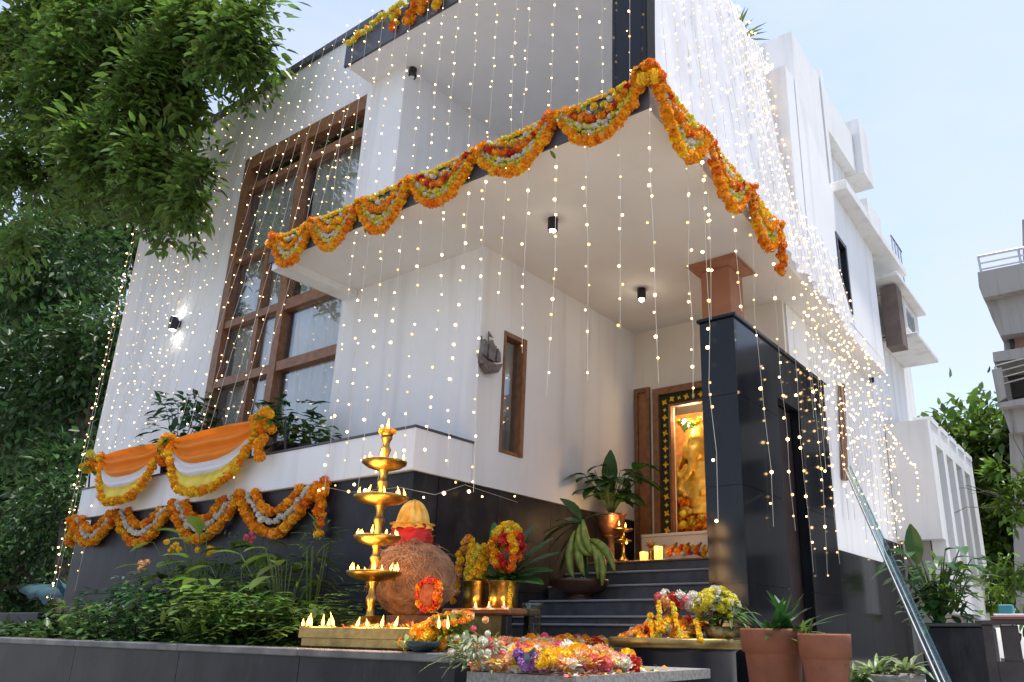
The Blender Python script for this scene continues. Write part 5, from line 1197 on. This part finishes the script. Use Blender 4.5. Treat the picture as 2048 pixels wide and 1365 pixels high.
def carpet_pt():
    while True:
        y = 2.84 + 2.85 * rc.random() ** 1.15; u = rc.random()
        lo, hi = -.925, -.60; x = (lo + (hi - lo) * u) * y
        if y < 3.3 and x < -2.83: continue
        if y < 3.3 and x < -2.62: continue
        if x > -2.06 or x < -3.88: continue
        if y > 4.1 and x > -3.2: continue
        return x, y, u
groups_ = 'oayyoawyaopaorwoyaowl'
while cnt < 285:
    x, y, u = carpet_pt(); z = ZF + mound(u, y)
    key = groups_[int((math.sin(x * 5.1 + 1.3 * y) * .5 + .5) * 12 + rc.random() * 8) % len(groups_)]
    flower(carpet, key, (x, y, z + rc.uniform(-.02, .015)), rc.uniform(.024, .044), rc); cnt += 1
pm = MB(); mats_ = [ORANGE, YELLOW, WHITEP, PEACH, REDP, LEMON, PINKP, LEAF3]
for k in range(5600):
    x, y, u = carpet_pt()
    if k % 14 == 0 and y < 4.0: x = min(-2.05, x + rc.uniform(.1, .5)); u = 1.2
    z = ZF + mound(u, y) + rc.uniform(-.01, .008); pm.cur = rc.choice((0, 1, 1, 2, 2, 3, 3, 3, 3, 4, 5, 6, 7))
    a = rc.uniform(0, 6.3); L_ = rc.uniform(.02, .042); d = Vector((math.cos(a), math.sin(a), rc.uniform(-.2, .6))) * L_; sd = Vector((-math.sin(a), math.cos(a), rc.uniform(-.3, .3))) * L_ * .4; p = Vector((x, y, z))
    pm.add([p, p + d * .5 + sd, p + d, p + d * .5 - sd], [(0, 1, 2, 3)])
o = pm.build('petals', mats_, carpet); o['kind'] = 'stuff'
# pale sprigs spilling at the left front, mauve blossoms
q = Vector((-2.66, 2.92, ZF)); t = thing('sprig_bouquet', q, 'pale pink and white sprigs with grey green leaves at the corner of the bed wall', 'flowers')
s = MB(); bush(s, q + Vector((.02, 0, .0)), 210, .17, .16, (.035, .07), (.012, .02), rc); s.build('foliage', mat('pale_sage_leaf', (.16, .24, .11), rough=.6, col2=(.36, .42, .26), scale=6, trans=.25, island=.3), t)
for k in range(60): flower(t, 'wwapw'[k % 5], q + Vector((max(-.12, min(.2, rc.gauss(.02, .08))), max(-.06, min(.15, rc.gauss(.02, .06))), .05 + abs(rc.gauss(.05, .04)))), .016, rc)
s = MB(); bladeplant(s, q + Vector((-.1, .05, .05)), 26, (.14, .26), (.012, .02), 1.1, 1.2, rc); s.build('grass_blades', VARIEG, t)
q = Vector((-2.27, 2.86, ZF + .03)); t = thing('mauve_blossoms', q, 'cluster of mauve blossoms at the front of the flower carpet', 'flowers')
for k in range(22): flower(t, 'm', q + Vector((rc.gauss(0, .035), rc.gauss(0, .03), abs(rc.gauss(.02, .02)))), .024, rc)
s = MB(); bladeplant(s, q, 14, (.07, .12), (.03, .04), 1.1, .6, rc); s.build('foliage', BLUEGREEN, t)

# ------------------------------------------------------------------ round brass topped table with flowers
tx, ty, tz = -2.64, 5.0, .50
t = thing('round_table', (tx, ty, 0), 'round brass rimmed table heaped with flowers before the pier', 'table')
s = MB(); s.smooth = True; s.lathe([(0, tz - .035), (.48, tz - .035), (.51, tz - .025), (.515, tz + .02), (.5, tz + .03), (.49, tz), (0, tz)], (tx, ty, 0), 48); s.build('brass_top', OLDBRASS, t)
s = MB(); s.smooth = True; s.lathe([(0, 0), (.36, 0), (.37, .03), (.35, .06), (.35, tz - .06), (.38, tz - .037), (0, tz - .037)], (tx, ty, 0), 40); s.build('drum', mat('dark_blue_drum', (.02, .024, .045), rough=.35, var=.2), t)
h = thing('table_flowers', (tx, ty, tz), 'heap of marigolds and roses on the round brass table', 'flowers')
for k in range(150):
    a0 = rc.uniform(0, 6.3); r = .40 * math.sqrt(rc.random()); x, y = tx - .05 + math.cos(a0) * r, ty + math.sin(a0) * r; z = tz + .02 + .17 * max(0, 1 - (r / .4) ** 1.3) * rc.uniform(.6, 1)
    flower(h, 'oyrodaywromo'[k % 12], (x, y, z), rc.uniform(.022, .036), rc)
for (p0_, p1_) in (((1318, 1205), (1318, 1275)), ((1345, 1210), (1365, 1285)), ((1300, 1230), (1308, 1285)), ((1350, 1230), (1318, 1262)), ((1392, 1240), (1402, 1290))):
    a_ = PY(*p0_, ty - .25); b_ = PY(*p1_, ty - .42); b_.z = max(b_.z, tz + .02)
    strand(h, arc(a_, b_, .01, 6), 'yyl', .018, .018, .2)
b_ = PY(1350, 1220, ty); t = thing('rose_bouquet', (b_.x, ty, tz), 'bouquet of pink, red and white roses on the table heap', 'flowers')
zc = PY(1350, 1200, ty).z
for k, (px, py, key) in enumerate(((1318, 1196, 'p'), (1322, 1205, 'p'), (1335, 1203, 'a'), (1347, 1196, 'r'), (1360, 1192, 'w'), (1372, 1200, 'p'), (1385, 1192, 'w'), (1365, 1207, 'p'), (1338, 1212, 'a'), (1352, 1205, 'r'), (1330, 1188, 'w'), (1378, 1210, 'w'))):
    flower(t, key, PY(px, py, ty - .08 + rc.uniform(-.04, .04)), .042, rc); flower(t, key, PY(px + 4, py + 4, ty + .04), .036, rc)
s = MB(); bladeplant(s, (b_.x, ty, zc - .06), 26, (.1, .2), (.035, .05), .9, .7, rc); s.tube([(b_.x, ty, tz + .02), (b_.x, ty, zc - .03)], .03, 8); s.build('foliage', GLOSSY, t)
q = PY(1440, 1280, ty - .1); t = thing('white_flower_pot', (q.x, ty - .1, tz + .001), 'brass pot of creamy white flowers at the right end of the table', 'plant')
zr = PY(1440, 1254, ty - .1).z; hh = zr - tz
s = MB(); s.smooth = True; s.lathe([(0, 0), (.085, 0), (.11, hh), (.1, hh), (.09, hh * .8), (0, hh * .8)], (q.x, ty - .1, tz + .001), 24); s.build('pot', OLDBRASS, t)
s = MB(); bush(s, (q.x, ty - .1, zr - .02), 130, .15, .2, (.06, .11), (.03, .05), rc); bladeplant(s, (q.x + .1, ty - .12, zr + .05), 18, (.12, .22), (.025, .035), 1.2, 1.3, rc); s.build('foliage', LEAF, t)
for k in range(58):
    d = Vector((rc.gauss(0, 1), rc.gauss(-.3, 1), rc.gauss(.5, .8))).normalized(); flower(t, 'wwl'[min(2, k % 7)], Vector((q.x - .01 + d.x * .13, ty - .1 + d.y * .13, zr + .11 + d.z * .12)), .032, rc)
s = MB()
for k in range(12): a0 = rc.uniform(-2.6, -.2); s.leaf((q.x - .16, ty - .18, tz + .04), (math.cos(a0), math.sin(a0), .5), (0, 0, 1), .1, .05, .6, 4, .2)
s.ball((q.x - .16, ty - .16, tz + .06), (.06, .05, .05), 2); s.build('cabbage_leaves', BLUEGREEN, t)

# ------------------------------------------------------------------ terracotta pots and planters at the right
def claypot(loc, r, h, label, fol, m, name='terracotta_pot'):
    L0 = Vector(loc); t = thing(name, loc, label, 'plant pot'); s = MB(); s.smooth = True
    s.lathe([(0, .0), (r * .66, 0), (r * .9, h * .76), (r * .92, h * .78), (r * 1.0, h * .785), (r * 1.03, h * .98), (r * 1.02, h), (r * .92, h), (r * .88, h * .85), (0, h * .84)], L0, 40); s.build('pot', TERRA, t)
    s = MB(); s.lathe([(0, h * .84), (r * .88, h * .841), (0, h * .87)], L0, 20); s.build('soil', SOIL, t)
    f = MB(); fol(f, L0 + Vector((0, 0, h * .85))); f.build('foliage', m, t); return t
ry = 4.6
xa, xb = PY(1487, 1262, ry).x, PY(1604, 1266, ry).x
claypot(((xa + xb) / 2, ry, 0), (xb - xa) / 2, PY(1545, 1258, ry).z, 'left terracotta pot with long green blades before the pier', lambda f, b: (bladeplant(f, b, 34, (.24, .40), (.035, .055), .8, .7, rc, 5), bladeplant(f, b + Vector((.1, .05, .05)), 16, (.2, .34), (.03, .045), .7, .7, rc, 5)), GLOSSY)
xa, xb = PY(1598, 1266, ry - .1).x, PY(1697, 1272, ry - .1).x
claypot(((xa + xb) / 2 + .01, ry - .12, 0), (xb - xa) / 2, PY(1650, 1268, ry - .1).z, 'right terracotta pot with a small seedling', lambda f, b: bladeplant(f, b + Vector((-.1, 0, 0)), 12, (.1, .2), (.03, .045), .6, .5, rc, 4), LEAF)
q = PY(1755, 1300, 4.7); t = thing('striped_leaf_plant', (q.x, 4.7, 0), 'low plant with pale striped drooping leaves beside the terracotta pots', 'plant')
s = MB()
for k in range(6): bladeplant(s, (q.x + rc.uniform(-.17, .17), 4.7 + rc.uniform(-.1, .1), .34 + rc.uniform(-.05, .12)), 22, (.12, .24), (.022, .034), 1.0, 1.2, rc, 4)
s.build('foliage', VARIEG, t)
s = MB(); s.smooth = True; s.lathe([(0, 0), (.1, 0), (.13, .2), (.16, .33), (.17, .36), (.14, .36), (.12, .3), (0, .3)], (q.x + .06, 4.72, 0), 24); s.build('pot', mat('grey_ribbed_pot', (.24, .21, .18), rough=.8, var=.25, scale=6, bump=.3), t)
# black planter box with a big leafy plant
a_ = PY(1838, 1246, 6.2); b_ = PY(1968, 1250, 6.2)
t = thing('planter_box', ((a_.x + b_.x) / 2, 6.4, 0), 'long black planter box with a large leafy plant by the flank wall', 'planter')
s = MB(); s.cbox((a_.x, 6.2, 0), (b_.x, 6.7, a_.z - .025), .01); s.build('box', GRANITE_DULL, t); s = MB(); s.cbox((a_.x - .02, 6.18, a_.z - .024), (b_.x + .03, 6.72, a_.z), .006); s.build('rim', STEP_STONE, t)
f, st = MB(), MB(); stalkplant(f, st, ((a_.x + b_.x) / 2 - .12, 6.45, a_.z), 80, (.1, .52), (.13, .24), (.06, .1), rc, .8, .8); bush(f, (a_.x + .1, 6.4, a_.z - .05), 60, .28, .25, (.1, .16), (.05, .07), rc)
f.leaf(((a_.x + b_.x) / 2 - .2, 6.35, a_.z + .42), (-.05, -.1, 1), (0, -1, .1), .3, .13, .1, 6, .25); f.build('foliage', GLOSSY, t); st.build('stem', STEM, t)
f = MB(); bush(f, ((a_.x + b_.x) / 2 + .02, 6.35, a_.z + .08), 60, .22, .32, (.1, .16), (.04, .06), rc); f.build('fresh_shoots', LEAF3, t)
# dark wooden bench at the right edge
a_ = PY(1962, 1250, 5.6); t = thing('wooden_bench', (a_.x + .3, 5.8, 0), 'dark wooden bench with slotted back at the right edge', 'bench')
DW = mat('dark_bench_wood', (.045, .035, .032), rough=.55, var=.25, scale=12)
for x_ in (a_.x, a_.x + .62): s = MB(); s.cbox((x_, 5.6, 0), (x_ + .06, 5.66, a_.z), .005); s.build('post', DW, t)
s = MB(); s.cbox((a_.x - .03, 5.58, a_.z + .001), (a_.x + .75, 5.7, a_.z + .03), .005); s.build('top_rail', DW, t)
for k in range(3): s = MB(); s.cbox((a_.x + .1 + k * .18, 5.62, .2), (a_.x + .2 + k * .18, 5.64, a_.z - .001), .004); s.build('slat', DW, t)
s = MB(); s.cbox((a_.x + .061, 5.61, .3), (a_.x + .619, 5.618, .42), .002); s.build('rail', DW, t)
s = MB(); s.cbox((a_.x + .0, 5.67, .25), (a_.x + .7, 6.05, .29), .006); s.build('seat', DW, t)
q = PY(2020, 1243, 5.64); t = thing('book_stack', (q.x, 5.64, a_.z + .03), 'small pile of books and teal boxes on the bench rail', 'books')
s = MB(); s.cbox((q.x - .1, 5.58, a_.z + .031), (q.x + .1, 5.69, a_.z + .05), .003); s.build('lower_book', mat('red_brown_cover', (.2, .06, .05), rough=.6), t); s = MB(); s.cbox((q.x - .08, 5.59, a_.z + .051), (q.x + .11, 5.69, a_.z + .065), .003); s.build('upper_book', WHITE, t)
s = MB(); s.cbox((q.x - .05, 5.6, a_.z + .066), (q.x + .03, 5.68, a_.z + .12), .004); s.build('teal_box', mat('teal_card', (.05, .25, .28), rough=.5), t)
# glass sheet leaning on the pier, wrapped edge rails
A0, A1 = PX(1690, 938, -2.42), PX(1708, 938, -2.42)
t = thing('leaning_glass_sheet', (-1.4, 4.8, 0), 'tall clear glass sheet with bright edges leaning against the house', 'glass sheet')
top1 = Vector((-2.36, 8.35, PX(1690, 940, -2.36).z)); bot1 = PY(1880, 1370, 4.4); 
top1 = PX(1690, 940, -2.36); top2 = PX(1700, 932, -2.36); bot2 = PY(1908, 1380, 4.5)
ext_ = lambda a, b, k: a + (b - a) * k
kz = (bot1.z - 0.0) / (top1.z - bot1.z); bot1b = bot1 - (top1 - bot1) * kz
kz = (bot2.z - 0.0) / (top2.z - bot2.z); bot2b = bot2 - (top2 - bot2) * kz
n_ = (top1 - bot1b).cross(bot2b - bot1b).normalized() * .012
s = MB(); s.prism([bot1b, bot2b, top2, top1], n_); s.build('sheet', glass('teal_glass', (.78, .88, .9), .02, .15), t)
s = MB(); s.tube([bot1b, top1], .007, 6); s.build('edge_rail', STEEL, t); s = MB(); s.tube([bot1b.lerp(bot2b, .45), top1.lerp(top2, .5)], .005, 6); s.build('edge_rail', STEEL, t); s = MB(); s.tube([bot2b, top2], .008, 6); s.build('edge_rail', CLEAR, t)

# ------------------------------------------------------------------ unseen trees added behind the viewer to darken granite reflections and front skylight
for i, x in enumerate((-16, -8, 0, 8)):
    tree('unseen_reflection_tree', (x, -11.5, 0), [((x, -11.5, 3.6), (2.8, 1.6, 1.5), 900), ((x + 1, -11, 2.2), (2.6, 1.4, 1.4), 700)], f'unseen tree added behind the viewer to darken reflections, {["first","second","third","fourth","fifth"][i]} from the left of the row', 'added reflection trees', .5, .26, LEAF2, False, .2)
